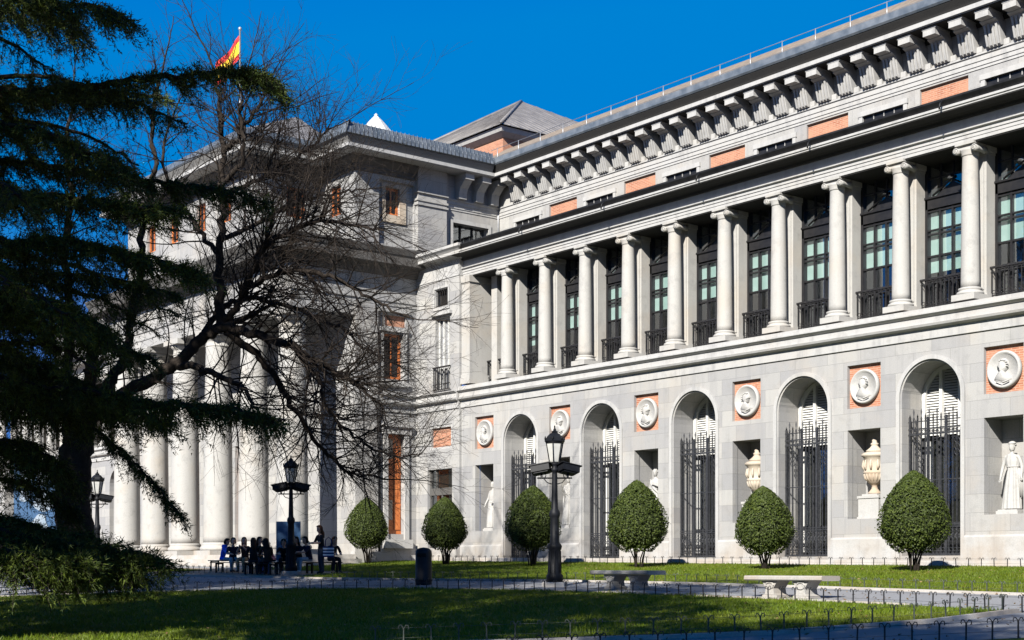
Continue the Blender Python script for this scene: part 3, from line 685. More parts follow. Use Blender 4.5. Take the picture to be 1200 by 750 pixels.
# ---- portico block: corner at (-54.1, -3.4), its +x side faces the camera
XS = -54.1
sd = MB()
sd.panel(PS(XS), rect(-3.4, .0, ZB, 13.5), [rect(-1.72,-.82,1.55,6.1), rect(-1.95,-.88,8.6,10.66), rect(-1.85,-.72,11.0,11.5)], [.3,.3,.08])
sd.panel(PS(XS), rect(-3.4, AY, 13.5, 18.6), [rect(-2.15,-.22,14.7,17.6), rect(1.95,4.05,14.3,16.24)], [.16,.35])
sd.panel(PX(-3.4), rect(-57.1, XS, ZB, 18.6), [rect(-56.35,-55.35,16.05,17.4)], [.25])
sd.panel(PX(-3.4), rect(-74.0, -57.1, ZB, 18.6), [rect(-65.6,-62.4,.6,6.2), rect(-61.0,-59.6,1.4,6.0), rect(-68.4,-67.0,1.4,6.0), rect(-61.0,-59.6,8.4,10.6), rect(-68.4,-67.0,8.4,10.6)], .35)
sd.panel(PS(-57.1), rect(-6.8, -3.4, 14.3, 18.6), [rect(-5.2,-4.2,16.03,17.4)], .25)
sd.panel(PX(-6.8), rect(-71.0, -57.1, 14.3, 18.6), [rect(-60.4,-59.4,16.05,17.4), rect(-63.0,-62.0,16.05,17.4), rect(-66.0,-65.0,16.05,17.4), rect(-68.6,-67.6,16.05,17.4)], .25)
sd.add([(-74,-3.4,ZB),(-74,5,ZB),(-74,5,18.6),(-74,-3.4,18.6),(-71,-6.8,14.3),(-71,-3.4,14.3),(-71,-3.4,18.6),(-71,-6.8,18.6)], [(0,1,2,3),(4,5,6,7)])
part('wall', sd, M['stone'])
rc = MB()                                            # recessed field round the side window, its jambs
rc.panel(PS(XS-.162), rect(-2.2,-.17,14.6,17.7), [rect(-1.74,-.97,16.10,17.34)], .2)
part('wall', rc, M['stone'])
part('window_surround', MB().panel(PS(XS-.10), rect(-1.95,-.62,15.75,17.5), [rect(-1.74,-.97,16.10,17.34)], .06), M['cream'])
def wood_window(P, u0, u1, v0, v1, back):
    f = MB(); t = .12*(1 if u1-u0 > .9 else .9)
    def bx(a0, a1, b0, b1, w0, w1): f.add([P(a0,b0,w0),P(a1,b0,w0),P(a1,b1,w0),P(a0,b1,w0),P(a0,b0,w1),P(a1,b0,w1),P(a1,b1,w1),P(a0,b1,w1)], [(0,1,2,3),(4,7,6,5),(0,4,5,1),(1,5,6,2),(2,6,7,3),(3,7,4,0)])
    bx(u0, u0+t, v0, v1, back-.08, back); bx(u1-t, u1, v0, v1, back-.08, back); bx(u0+t, u1-t, v0, v0+t, back-.078, back-.002); bx(u0+t, u1-t, v1-t, v1, back-.078, back-.002)
    m_ = (u0+u1)/2; bx(m_-.04, m_+.04, v0+t, v1-t, back-.07, back-.004)
    o = part('window', f, M['wood'])
    part('pane', MB().add([P(u0,v0,back-.03),P(u1,v0,back-.03),P(u1,v1,back-.03),P(u0,v1,back-.03)], [(0,1,2,3)]), M['frame'], o)
    return o
wood_window(PS(XS-.16), -1.74, -.97, 16.10, 17.34, .18)
wood_window(PX(-3.4), -56.35, -55.35, 16.05, 17.4, .22)
wood_window(PS(-57.1), -5.2, -4.2, 16.03, 17.4, .22)
for q in (-60.4,-63.0,-66.0,-68.6): wood_window(PX(-6.8), q, q+1, 16.05, 17.4, .22)
wood_window(PS(XS), -1.95, -.88, 8.6, 10.66, .26)
for q in (-61.0,-68.4):
    wood_window(PX(-3.4), q, q+1.4, 8.4, 10.6, .3); wood_window(PX(-3.4), q, q+1.4, 1.4, 6.0, .3)
wood_window(PX(-3.4), -65.6, -62.4, .6, 6.2, .3)
part('brick_panel', MB().add([PS(XS)(u, v, .082) for u, v in rect(-1.9,-.7,10.9,11.6)], [(0,1,2,3)]), M['brick'])
# door on the side, its surround
dr = MB(); P = PS(XS)
def sbox(mb, u0, u1, v0, v1, w0, w1):
    mb.box(XS-w1, XS-w0, u0, u1, v0, v1)
sbox(dr, -1.72, -.82, 1.55, 6.1, .22, .28); 
for v0, v1 in ((1.75,2.9),(3.0,4.3),(4.4,5.3)):
    for u0, u1 in ((-1.66,-1.31),(-1.23,-.88)): sbox(dr, u0, u1, v0, v1, .19, .222)
o = part('door', dr, M['wood'])
dg = MB(); sbox(dg, -1.62, -1.30, 5.0, 5.9, .18, .188); part('door_pane', dg, M['cream'], o); dg = MB(); sbox(dg, -1.62, -1.32, 2.2, 3.1, .17, .188); part('door_pane', dg, M['cream'], o)
ds = MB()
for u0, u1, v0, v1 in ((-1.95,-1.722,1.3,6.1),(-.818,-.58,1.3,6.1)): sbox(ds, u0, u1, v0, v1, -.10, .05)
sbox(ds, -2.05, -.48, 6.1, 6.42, -.14, .05); sbox(ds, -2.1, -.42, 6.42, 6.55, -.24, .05); sbox(ds, -2.0, -.5, .9, 1.3, -.3, .05)
part('door_surround', ds, M['trim'], o)
ws = MB()
for u0, u1, v0, v1 in ((-2.15,-1.955,8.45,10.75),(-.875,-.68,8.45,10.75)): sbox(ws, u0, u1, v0, v1, -.08, .05)
sbox(ws, -2.2, -.62, 10.75, 10.92, -.13, .05); sbox(ws, -2.2, -.62, 8.28, 8.45, -.15, .05); sbox(ws,-2.25,-.55,11.62,11.75,-.16,.05)
part('window_surround', ws, M['trim'])
# corner pilaster, side pilaster, drainpipes
pl = MB()
sbox(pl, -3.46, -2.25, ZB, 11.9, -.06, .3)
pl.box(-54.92, -54.402, -3.46, -3.3, ZB, 11.9)
sbox(pl, -.18, 1.45, 14.62, 17.26, -.22, .1); sbox(pl, -.24, 1.51, 17.26, 17.36, -.30, .1); sbox(pl, -.24, 1.51, 16.7, 16.78, -.28, .1); sbox(pl, -.24, 1.51, 16.9, 17.0, -.27, .1); sbox(pl, -.18, 1.45, 17.36, 18.42, -.24, .1)
sbox(pl, -3.45, -2.2, 14.62, 17.75, -.05, .1)
part('pilaster', pl, M['stone'])
q_ = MB(); sbox(q_, -3.55, -2.155, ZB, .75, -.16, .2); part('footing', q_, M['trim'])
q_ = MB(); sbox(q_, -2.15, -.15, ZB, .9, -.09, .2); part('footing', q_, M['trim'])
part('drainpipe', MB().tube([(XS+.06,-2.19,ZB),(XS+.06,-2.19,11.8)], .06, 8), M['lead_dark'])
part('drainpipe', MB().tube([(XS+.05,AY-.08,14.5),(XS+.05,AY-.08,18.9)], .04, 8), M['steel'])
o = part('attic_window', MB().panel(PS(XS+.05), rect(1.8,4.2,14.3,16.42), [rect(1.95,4.05,14.3,16.24)], .1), M['trim'])
part('pane', MB().add([PS(XS)(u, v, .33) for u, v in rect(1.9,4.1,14.2,16.3)], [(0,1,2,3)]), M['glass'], o)
wf = MB()
for u in (2.6, 3.3): sbox(wf, u-.03, u+.03, 14.3, 16.24, .26, .32)
part('frame', wf, M['lead_dark'], o)
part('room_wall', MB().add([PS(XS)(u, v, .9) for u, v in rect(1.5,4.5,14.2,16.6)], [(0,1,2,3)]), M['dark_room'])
for yy in (2.3, 3.3, 4.2):                          # side brackets, deep in shade
    br = MB()
    br.box(XS+.001, XS+.9, yy-.25, yy+.25, 18.13, 18.41)
    br.prism([(XS+.001,17.33),(XS+.34,17.33),(XS+.36,17.6),(XS+.42,17.8),(XS+.8,18.128),(XS+.001,18.128)], 'y', yy-.22, yy+.22)
    part('bracket', br, M['trim'])
# frieze mouldings of the block under the cornice
part('architrave', MB().sweep([(-.05,17.80),(.10,17.82),(.10,17.95),(.16,17.98),(.16,18.08),(.40,18.30),(.40,18.415),(-.05,18.415)], [(XS,-.25),(XS,-3.4),(-57.1,-3.4),(-57.1,-6.8),(-71,-6.8)]), M['soot_shade'])  # dark tone includes painted shade below the cornice
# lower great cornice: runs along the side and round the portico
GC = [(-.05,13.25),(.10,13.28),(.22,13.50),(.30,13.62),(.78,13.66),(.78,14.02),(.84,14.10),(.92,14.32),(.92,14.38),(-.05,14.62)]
part('cornice', MB().sweep(GC, [(XS,-.125),(XS,-6.7),(-73.9,-6.7),(-73.9,-.12)]), M['soot_shade'])  # grime plus painted shade in one dark colour
part('entablature', MB().sweep([(-.05,11.9),(.04,11.92),(.04,12.05),(.09,12.10),(.09,12.18),(.012,12.2),(.012,13.25),(-.05,13.25)], [(XS,-.125),(XS,-3.4)]), M['stone'])
# portico: entablature beams on six columns
pe = MB()
ENTP = [(-1.35,11.32),(0,11.32),(0,11.72),(.03,11.73),(.03,12.08),(.10,12.12),(.10,12.2),(.0,12.22),(.0,13.26),(-1.35,13.26)]
pe.sweep(ENTP, [(XS,-3.405),(XS,-6.7),(-73.9,-6.7),(-73.9,-3.405)])
part('entablature', pe, M['stone'])
x = -54.9
while x > -73.2:
    tg = MB().box(x-.33, x+.33, -6.725, -6.701, 12.24, 13.1)
    for q in (-.22, 0, .22): tg.box(x+q-.08, x+q+.08, -6.77, -6.7245, 12.25, 13.0)
    part('triglyph', tg, M['stone'])
    x -= 1.775
part('ceiling', MB().box(-72.6, -55.4, -5.4, -3.41, 12.9, 13.1), M['soot_shade'])  # portico ceiling darkened to paint its shade
part('roof', MB().add([(XS+.9,-7.55,14.40),(-74.7,-7.55,14.40),(-74.0,-3.3,14.9),(XS+.0,-3.3,14.64)], [(0,1,2,3)]), M['lead'])
PCX = [-55.1-3.555*k for k in range(6)]
def doric(x):
    c = (x, -6.05, 0)
    prof = [(.70,1.22),(.70,1.5),(.69,3.5),(.665,6.0),(.62,8.5),(.575,10.5),(.575,10.55)]
    s = part('column', MB().lathe(prof, c, 40), M['limestone'])
    b = MB().box(x-.86, x+.86, -6.91, -5.19, .62, .84); b.lathe([(.84,.84),(.87,.92),(.83,1.02),(.77,1.04),(.76,1.10),(.78,1.14),(.72,1.22)], c, 40)
    part('base', b, M['limestone'], s)
    k = MB().lathe([(.575,10.55),(.62,10.58),(.60,10.63),(.58,10.64),(.58,10.85),(.64,10.88),(.76,11.06)], c, 40); k.box(x-.80, x+.80, -6.85, -5.25, 11.06, 11.315)
    part('capital', k, M['limestone'], s)
    return s
DC = doric(PCX[0])
for q in PCX[1:]: dup(DC, q-PCX[0])
st = MB(); st.box(-74.4, -53.75, -7.15, -3.6, ZB-.3, .615); st.box(-74.8, -53.4, -7.5, -3.5, ZB-.3, .42); st.box(-75.2, -53.0, -7.85, -3.7, ZB-.3, .22)
part('steps', st, M['kerb'])
# block roofs: seamed lead parapet, hipped roof behind, skylight cap, portico attic roof
par = MB()
def parapet(p0, p1, z0, z1):
    n_ = max(2, int(math.hypot(p1[0]-p0[0], p1[1]-p0[1])/.22)); dx, dy = (p1[0]-p0[0])/n_, (p1[1]-p0[1])/n_
    L = math.hypot(dx, dy); nx, ny = dy/L, -dx/L
    par.add([(p0[0],p0[1],z0),(p1[0],p1[1],z0),(p1[0]-nx*.15,p1[1]-ny*.15,z1),(p0[0]-nx*.15,p0[1]-ny*.15,z1),(p0[0]-nx*.3,p0[1]-ny*.3,z1),(p1[0]-nx*.3,p1[1]-ny*.3,z1)], [(0,1,2,3),(3,2,5,4)])
    for k in range(n_+1):
        x, y = p0[0]+dx*k, p0[1]+dy*k
        par.tube([(x+nx*.02,y+ny*.02,z0),(x-nx*.13,y-ny*.13,z1+.03)], .018, 4)
parapet((XS+1.26,-4.66), (XS+1.26,3.42), 18.97, 19.48)
parapet((-55.9,-4.66), (XS+1.26,-4.66), 18.97, 19.48)
part('parapet', par, M['lead'])
hr = MB(); hr.add([(XS+.6,-4.0,19.25),(XS+.6,9,19.25),(-74.6,9,19.25),(-74.6,-4.0,19.25),(-60,2.5,21.6),(-68,2.5,21.6)], [(0,1,4),(0,4,5,3),(3,5,2),(1,2,5,4)])
hr.add([(-56.0,-7.9,19.25),(-56.0,-3.0,19.25),(-72.1,-3.0,19.25),(-72.1,-7.9,19.25),(-60,-3.0,21.7),(-68,-3.0,21.7)], [(0,1,4),(0,4,5,3),(3,5,2)])
part('roof', hr, M['roofmetal'])
sk = MB().lathe([(.78,19.4),(.78,20.85),(.88,20.87),(.90,20.95)], (-58.3,.4,0), 8, smooth=False); o = part('skylight', sk, M['lead'])
part('skylight_cap', MB().lathe([(.92,20.95),(.90,21.06),(.38,21.68),(.08,21.98),(.11,22.02),(.0,22.12)], (-58.3,.4,0), 8, smooth=False), M['white_paint'], o)
# hip-roofed hall rising behind
hx0, hx1, hy0, hy1 = -88, -65.8, 14, 35
hl = MB().box(hx0+.5, hx1-.5, hy0+.5, hy1-.5, 15, 25.6); part('wall', hl, M['brick'])
ea = MB().sweep([(-1.3,25.3),(0,25.75),(.05,26.05),(0,26.1),(-1.3,26.0)], [(hx1,hy1),(hx1,hy0),(hx0,hy0),(hx0,hy1)]) if False else MB().sweep([(-.6,25.45),(-.42,25.5),(-.1,25.72),(.0,25.98),(-.6,26.01)], [(hx1,hy1),(hx1,hy0),(hx0,hy0),(hx0,hy1)])
part('cornice', ea, M['trim'])
ro = MB(); ap = (-77,24.5,32.4); ro.add([(hx1+.15,hy0-.15,26.02),(hx1+.15,hy1,26.02),(hx0,hy1,26.02),(hx0,hy0-.15,26.02),ap], [(0,1,4),(3,0,4),(2,3,4),(1,2,4)])
for e0, e1 in (((hx1+.15,hy0-.15),(hx1+.15,hy1)),((hx0,hy0-.15),(hx1+.15,hy0-.15))):
    for k in range(1, 30):
        t = k/30; b0 = Vector((e0[0]+(e1[0]-e0[0])*t, e0[1]+(e1[1]-e0[1])*t, 26.04)); ridge = 1-abs(2*t-1)
        mid = Vector(((e0[0]+e1[0])/2, (e0[1]+e1[1])/2, 26.04)); up = (Vector(ap)-mid)*ridge
        ro.tube([b0, b0+up], .035, 4)
ro.tube([(hx1+.15,hy0-.15,26.1),ap], .10, 5); ro.tube([(hx0,hy0-.15,26.1),ap], .10, 5)
part('roof', ro, M['roofmetal'])
gz2 = MB().add([(hx1-4,hy0+4.2,28.6),(hx1-4.4,hy0+4.2,28.9)], []) if False else None

# far wing beyond the portico (glimpsed through the trees)
fw = MB(); FX1, FX0 = -74.0, -112.0
c_ = -78.6; fa = []
while c_ > FX0+3: fa.append(c_); c_ -= PITCH
xl = FX1
for a in fa:
    fw.panel(PX(0), rect(a-2.525, min(a+2.525, FX1-.01), ZB, 7.09), [arch_loop(a, 1.06, .4, 5.36, 14)], .8)
fw.panel(PX(0), rect(a-6, a-2.525, ZB, 7.09), [], []); fw.panel(PX(0), rect(fa[0]+2.525, FX1-.01, ZB, 7.09), [], [])
fw.panel(PX(1.3), rect(FX0, FX1, 7.09, 13), [rect(a+d-.9, a+d+.9, 8.2, 12.8) for a in fa for d in (-1.26, 1.26)], .3)
fw.panel(PX(AY), rect(FX0, FX1, 14, 18.6), [], [])
part('wall', fw, M['stone'])
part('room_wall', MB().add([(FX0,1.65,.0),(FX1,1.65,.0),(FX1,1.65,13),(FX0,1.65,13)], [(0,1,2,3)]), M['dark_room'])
part('string_course', MB().sweep(STR, [(FX1,0),(FX0,0)]), M['trim'])
part('entablature', MB().sweep(ENT, [(FX1,0),(FX0,0)]), M['trim']); part('cornice', MB().sweep(COR, [(FX1,0),(FX0,0)]), M['trim'])
part('gutter', MB().sweep([(-1.6,14.034),(.55,14.034),(.62,14.25),(.5,14.30),(-4.6,14.5),(-4.6,14.4)], [(FX1,0),(FX0,0)]), M['lead_dark'])
cx_ = FX1-2.0
while cx_ > FX0: dup(C0, cx_-COLX[6]); cx_ -= 2.525
part('roof', MB().sweep([(-.2,19.225),(-.25,19.5),(-6.5,22.2),(-13,22.3),(-13,19.225)], [(-74,AY),(FX0,AY)]), M['tile'])

# flagpole on the portico roof
fp = empty('flagpole', (-67.35,-2.2,20.1), 'white flagpole with a red and yellow flag on the portico roof', 'flagpole')
o = MB().lathe([(.09,0),(.06,4),(.045,8.1),(.09,8.15),(.10,8.22),(.0,8.32)], (0,0,0), 10).build('pole', M['steel'], fp)
def flag():
    L, H, nx, nz = 2.5, 1.25, 14, 12; vs = []; fs = []; f = MB()
    for i in range(nx+1):
        for j in range(nz+1):
            t = i/nx; u = j/nz
            droop = .36*t*L; x = -t*L*.92; y = -.18*math.sin(t*7+u*1.5)*t-.1*t
            vs.append((x, y, 7.9-H*(1-u)-droop+.08*math.sin(t*6)*t))
    f.v = vs
    for i in range(nx):
        for j in range(nz):
            f.f.append((i*(nz+1)+j, (i+1)*(nz+1)+j, (i+1)*(nz+1)+j+1, i*(nz+1)+j+1)); f.sm.append(True); f.mi.append(1 if 3 <= j < 9 else 0)
    return f.build('flag', [make_plain('red flag cloth', (.55,.02,.02), (.62,.035,.03), .8), make_plain('yellow flag cloth', (.75,.45,.02), (.82,.52,.03), .8)], fp)
flag()

# ------------------------------------------------------------------ statues, urns
def skin_mesh(name, joints, edges, mat_of=None, mats=None, levels=2, root=0):
    me = bpy.data.meshes.new(name); me.from_pydata([j[0] for j in joints], edges, []); me.update()
    o = bpy.data.objects.new(name, me); COL.objects.link(o)
    md = o.modifiers.new('skin', 'SKIN'); md.use_smooth_shade = True; md.branch_smoothing = .3
    for i, v in enumerate(me.skin_vertices[0].data):
        r = joints[i][1]; v.radius = (r, r) if not hasattr(r, '__len__') else r; v.use_root = (i == root)
    sb = o.modifiers.new('sub', 'SUBSURF'); sb.levels = levels; sb.render_levels = levels
    dg = bpy.context.evaluated_depsgraph_get(); ev = o.evaluated_get(dg)
    m2 = bpy.data.meshes.new_from_object(ev); bpy.data.objects.remove(o); bpy.data.meshes.remove(me)
    m2.name = name; m2.materials.clear()
    for m_ in mats: m2.materials.append(m_)
    if mat_of:
        J = np.array([j[0] for j in joints]); E_ = np.array(edges)
        for p in m2.polygons:
            c = np.array(p.center); a = J[E_[:,0]]; b = J[E_[:,1]]; t = np.clip(((c-a)*(b-a)).sum(1)/np.maximum(((b-a)**2).sum(1), 1e-9), 0, 1)
            d = np.linalg.norm(a+(b-a)*t[:,None]-c, axis=1); k = int(np.argmin(d)); p.material_index = mat_of(k, t[k], c)
    for p in m2.polygons: p.use_smooth = True
    return m2

def hand(J, E_, wi, wrist, dirv, side, mirror=1, fist=.35):  # palm and five separate bent fingers
    d = Vector(dirv).normalized(); s = Vector(side).normalized(); n = d.cross(s)
    palm = Vector(wrist)+d*.05; J.append((palm, (.034,.022))); pi = len(J)-1; E_.append((wi, pi))
    for k, (off, ln) in enumerate(((-.032,.062),(-.011,.074),(.011,.070),(.032,.054))):
        b = palm+s*off+d*.032; q = b+d*ln*.5-n*ln*.12*fist*2; e = q+d*ln*.42-n*ln*.35*fist*2
        i = len(J); J += [(b, .0105), (q, .0095), (e, .0075)]; E_ += [(pi, i), (i, i+1), (i+1, i+2)]
    b = palm-s*mirror*.034-d*.01; q = b-s*mirror*.022+d*.032; e = q+d*.026
    i = len(J); J += [(b, .012), (q, .0105), (e, .0085)]; E_ += [(pi, i), (i, i+1), (i+1, i+2)]

def head_mesh(mat, hair_mat=None, s=1.0):         # face towards -y: skull, brow, nose, mouth, chin, ears
    m = MB(); n = 20; rings = [(-.125,.042,.05,-.01),(-.105,.055,.068,-.012),(-.075,.064,.078,-.008),(-.04,.070,.085,-.002),(0,.075,.092,.004),(.04,.077,.096,.008),(.08,.070,.088,.012),(.11,.050,.064,.012),(.125,.02,.028,.012)]
    vs = []; fs = []
    for z, rx, ry, yo in rings:
        for k in range(n):
            a = 2*math.pi*k/n; x = rx*math.cos(a); y = ry*math.sin(a)+yo
            fr = max(0, -math.sin(a))**6
            if -.06 < z < .01: y -= fr*.016*(1 if z < -.01 else .6)
            if z == 0: y += (max(0, -math.sin(a))**2)*(abs(math.cos(a)) > .3)*.012
            vs.append((x*s, y*s, z*s))
    for i in range(len(rings)-1):
        for k in range(n): fs.append((i*n+k, i*n+(k+1) % n, (i+1)*n+(k+1) % n, (i+1)*n+k))
    fs.append(tuple(reversed(range(n)))); fs.append(tuple((len(rings)-1)*n+k for k in range(n)))
    m.add(vs, fs, True)
    m.add([(p[0]*s, p[1]*s, p[2]*s) for p in ((-.013,-.088,-.04),(.013,-.088,-.04),(0,-.118,-.036),(0,-.086,.012))], [(0,1,2),(1,3,2),(3,0,2)], True)
    for sx in (-1, 1):
        m.lathe([(.0,-.028),(.012,-.014),(.014,.008),(.0,.028)], (sx*.077*s, .012*s, -.01*s), 6)
        m.lathe([(.0,-.007),(.009,0),(.0,.007)], (sx*.03*s, -.083*s, .004*s), 6)
    m.tube([(-.022*s,-.086*s,-.066*s),(0,-.095*s,-.066*s),(.022*s,-.086*s,-.066*s)], .006*s, 5)
    return m

def join_into(me, mb, mat4, midx=0):              # adds more geometry to a finished mesh
    bm = bmesh.new(); bm.from_mesh(me); vs = [bm.verts.new(mat4 @ Vector(v)) for v in mb.v]
    for f in mb.f:
        try: q = bm.faces.new([vs[i] for i in f]); q.material_index = midx; q.smooth = True
        except ValueError: pass
    bm.to_mesh(me); bm.free(); me.update()

def statue(x, seed, label, pose):
    zb = 1.615; y = .50
    t = empty('statue', (x, y, zb), label, 'statue', 'marble figures in the wall niches')
    p = MB(); p.box(-.36, .36, -.30, .30, 0, .10); p.box(-.32, .32, -.27, .27, .10, .14); p.build('plinth', M['marble'], t)
    rr = random.Random(seed); H = 2.02; z0 = .14
    J = []; E_ = []
    def j(px, py, pz, r, par=None):
        J.append((Vector((px, py, z0+pz*H)), r)); i = len(J)-1
        if par is not None: E_.append((par, i))
        return i
    sw = pose['sway']
    pel = j(sw*.06, 0, .50, (.17,.13)); wst = j(sw*.02, 0, .60, (.135,.105), pel); chs = j(-sw*.02, .0, .73, (.175,.12), wst); nk = j(-sw*.01, 0, .83, (.06,.06), chs); hd = j(-sw*.0, -.01, .875, (.055,.06), nk)
    for s, sho in ((-1, 1), (1, 1)):
        sh = j(s*.20, 0, .79, (.075,.07), chs)
        el, wr = (pose['L'] if s < 0 else pose['R'])
        e = j(el[0], el[1], el[2], .055, sh); wv = j(wr[0], wr[1], wr[2], .036, e)
        d = (J[wv][0]-J[e][0]).normalized(); sd_ = d.cross(Vector((0,1,0))); sd_ = sd_ if sd_.length > .1 else Vector((1,0,0))
        hand(J, E_, wv, J[wv][0], d, sd_, s)
        hp = j(s*.10+sw*.04, 0, .46, (.11,.11), pel); kn = j(s*.11+(sw*.03 if s*sw < 0 else 0), -.07 if s*sw < 0 else 0, .27, (.085,.085), hp); an_ = j(s*.11, 0, .05, (.05,.05), kn); j(s*.13, -.14, .02, (.04,.03), an_)
    b = bpy.data.objects.new('body', skin_mesh('body', J, E_, None, [M['marble']])); link(b, t)
    tw = pose.get('turn', 0); hl = Matrix.Translation((J[hd][0].x, -.01, z0+.93*H)) @ Matrix.Rotation(R(tw), 4, 'Z') @ Matrix.Rotation(R(6), 4, 'X')
    join_into(b.data, head_mesh(M['marble'], s=1.13), hl)
    hr_ = MB()
    for k in range(26):
        a = rr.uniform(-.3, math.pi+.3); el_ = rr.uniform(.0, 1.3); r_ = .098
        hr_.lathe([(.0,-.026),(.028,0),(.0,.028)], (r_*math.cos(a)*math.cos(el_), .02+r_*math.sin(a)*math.cos(el_), .01+.125*math.sin(el_)), 7)
    if pose.get('cap'): hr_.lathe([(.10,.07),(.115,.08),(.11,.11),(.06,.15),(.0,.16)], (0,.01,0), 14)
    o = hr_.build('hair', M['marble'], t); o.matrix_local = hl
    rb = MB(); n = 44; rows = 16; vs = []; fs = []          # draped robe from waist to feet, folds as a wavy section
    f1, f2, f3 = rr.uniform(0, 6), rr.uniform(0, 6), rr.randint(9, 12)
    top = pose.get('robe', .62)
    for i in range(rows+1):
        u = i/rows; z = top*(1-u)+.012*u
        rx = .165+.03*math.sin(u*3.0)+.10*u*u+(.02 if u > .1 else 0); ry = .125+.045*math.sin(u*2.6)+.075*u*u
        for k in range(n):
            a = 2*math.pi*k/n; fold = (.010+.026*u)*math.sin(f3*a+f1+u*1.8*math.sin(a+f2))+(.008+.012*u)*math.sin(5*a+f2-u*2)
            vs.append((sw*(.05*(1-u))+(rx+fold)*math.cos(a), (ry+fold)*math.sin(a)-.015, z0+z*H))
    for i in range(rows):
        for k in range(n): fs.append((i*n+k, i*n+(k+1) % n, (i+1)*n+(k+1) % n, (i+1)*n+k))
    rb.add(vs, fs, True); rb.build('robe', M['marble'], t)
    sh_ = MB(); vs = []; fs = []; rows = 8                    # tunic over the chest with a belt
    for i in range(rows+1):
        u = i/rows; z = .815*(1-u)+(top-.03)*u; rx = .13+.09*math.sin(min(1, u*2.2)*1.57)-.055*max(0, u-.45)/.55; ry = .10+.045*math.sin(min(1, u*2)*1.57)-.02*u
        for k in range(n):
            a = 2*math.pi*k/n; fold = .010*math.sin(9*a+f2+u*2)
            vs.append((sw*(-.02+.05*u)+(rx+fold)*math.cos(a), (ry+fold)*math.sin(a)-.01, z0+z*H))
    for i in range(rows):
        for k in range(n): fs.append((i*n+k, i*n+(k+1) % n, (i+1)*n+(k+1) % n, (i+1)*n+k))
    sh_.add(vs, fs, True)
    sh_.tube([(sw*.03+.185*math.cos(a), .135*math.sin(a)-.01, z0+(top+.01)*H) for a in np.linspace(0, 2*math.pi, 20)], .02, 5, caps=False)
    if pose.get('sash'): sh_.tube([(-.19,-.05,z0+.80*H),(-.06,-.155,z0+.72*H),(.08,-.15,z0+.63*H),(.20,-.04,z0+.55*H),(.24,.0,z0+.40*H)], [.05,.055,.05,.05,.03], 7)
    sh_.build('tunic', M['marble'], t)
    if pose.get('drape'):
        dm = MB(); sx = pose['drape']
        for k in range(5): dm.tube([(sx*(.24+.02*k), -.05+.03*k, z0+.60*H), (sx*(.27+.018*k), -.06+.03*k, z0+.42*H), (sx*(.25+.02*k), -.04+.035*k, z0+(.16+.03*(k % 2))*H)], [.03,.035,.022], 6)
        dm.build('cloak', M['marble'], t)
    return t
def niche_x(k): return -23.85-PITCH*k
statue(niche_x(0)-.02, 3, 'white marble woman with cap and belted robe in the niche at the right edge', dict(sway=1, L=((-.30,-.02,.63),(-.33,-.10,.47)), R=((.31,.02,.64),(.34,-.06,.49)), turn=-8, cap=True, drape=1))
statue(niche_x(3), 5, 'white marble figure looking left above the tip of the third shrub from the right', dict(sway=-1, L=((-.30,.02,.64),(-.30,-.12,.50)), R=((.32,-.04,.66),(.16,-.20,.70)), turn=28, sash=True))
statue(niche_x(4), 8, 'white marble figure half hidden behind the black lamp post', dict(sway=1, L=((-.33,-.02,.68),(-.26,-.18,.78)), R=((.31,.02,.63),(.30,-.08,.48)), turn=12, sash=True, drape=-1))
statue(niche_x(5), 11, 'white marble figure in the leftmost niche holding out a scroll at its hip', dict(sway=-1, L=((-.31,-.02,.64),(-.34,-.16,.52)), R=((.32,-.02,.63),(.20,-.18,.57)), turn=-20, drape=1, robe=.6))
def urn(x, label):
    t = empty('urn', (x, .50, 1.615), label, 'urn', 'carved urns in the wall niches')
    p = MB(); p.box(-.43, .43, -.36, .36, 0, .06); p.box(-.40, .40, -.33, .33, .06, .66); p.box(-.43, .43, -.36, .36, .66, .74); p.box(-.30, .30, -.27, .27, .74, .80)
    p.build('pedestal', M['marble'], t)
    prof = [(.20,.80),(.22,.84),(.16,.90),(.10,.98),(.09,1.06),(.12,1.10),(.16,1.13),(.22,1.18),(.29,1.28),(.335,1.40),(.34,1.46),(.36,1.48),(.36,1.52),(.335,1.54),(.325,1.75),(.33,1.95),(.36,1.97),(.37,2.0),(.42,2.03),(.43,2.08),(.37,2.13),(.26,2.17)]
    b = MB().lathe(prof, (0,0,0), 32)
    b2 = b.build('bowl', M['cream'], t)
    fz = MB()
    for k in range(10):
        a = 2*math.pi*k/10; c, s_ = math.cos(a), math.sin(a)
        fz.tube([(.335*c, .335*s_, 1.58),(.37*c, .37*s_, 1.70),(.35*c, .35*s_, 1.90)], [.03,.045,.02], 6)
    for k in range(18):
        a = 2*math.pi*k/18; c, s_ = math.cos(a), math.sin(a); fz.tube([(.13*c,.13*s_,1.11),(.30*c,.30*s_,1.30),(.343*c,.343*s_,1.45)], [.01,.028,.02], 5)
    for sx in (-1, 1): fz.tube([(sx*.33,0,1.90),(sx*.43,0,1.88),(sx*.45,0,1.74),(sx*.40,0,1.62),(sx*.335,0,1.60)], .03, 6)
    fz.build('carved_frieze', M['cream'], b2)
    MB().lathe([(.27,2.17),(.28,2.21),(.22,2.25),(.15,2.31),(.10,2.38),(.13,2.41),(.13,2.44),(.07,2.48),(.09,2.53),(.06,2.60),(.0,2.64)], (0,0,0), 24).build('lid', M['cream'], t)
urn(niche_x(1)+.05, 'carved cream urn on a white pedestal in the niche left of the largest shrub')
urn(niche_x(2)+.05, 'carved cream urn partly hidden by the second shrub from the right')

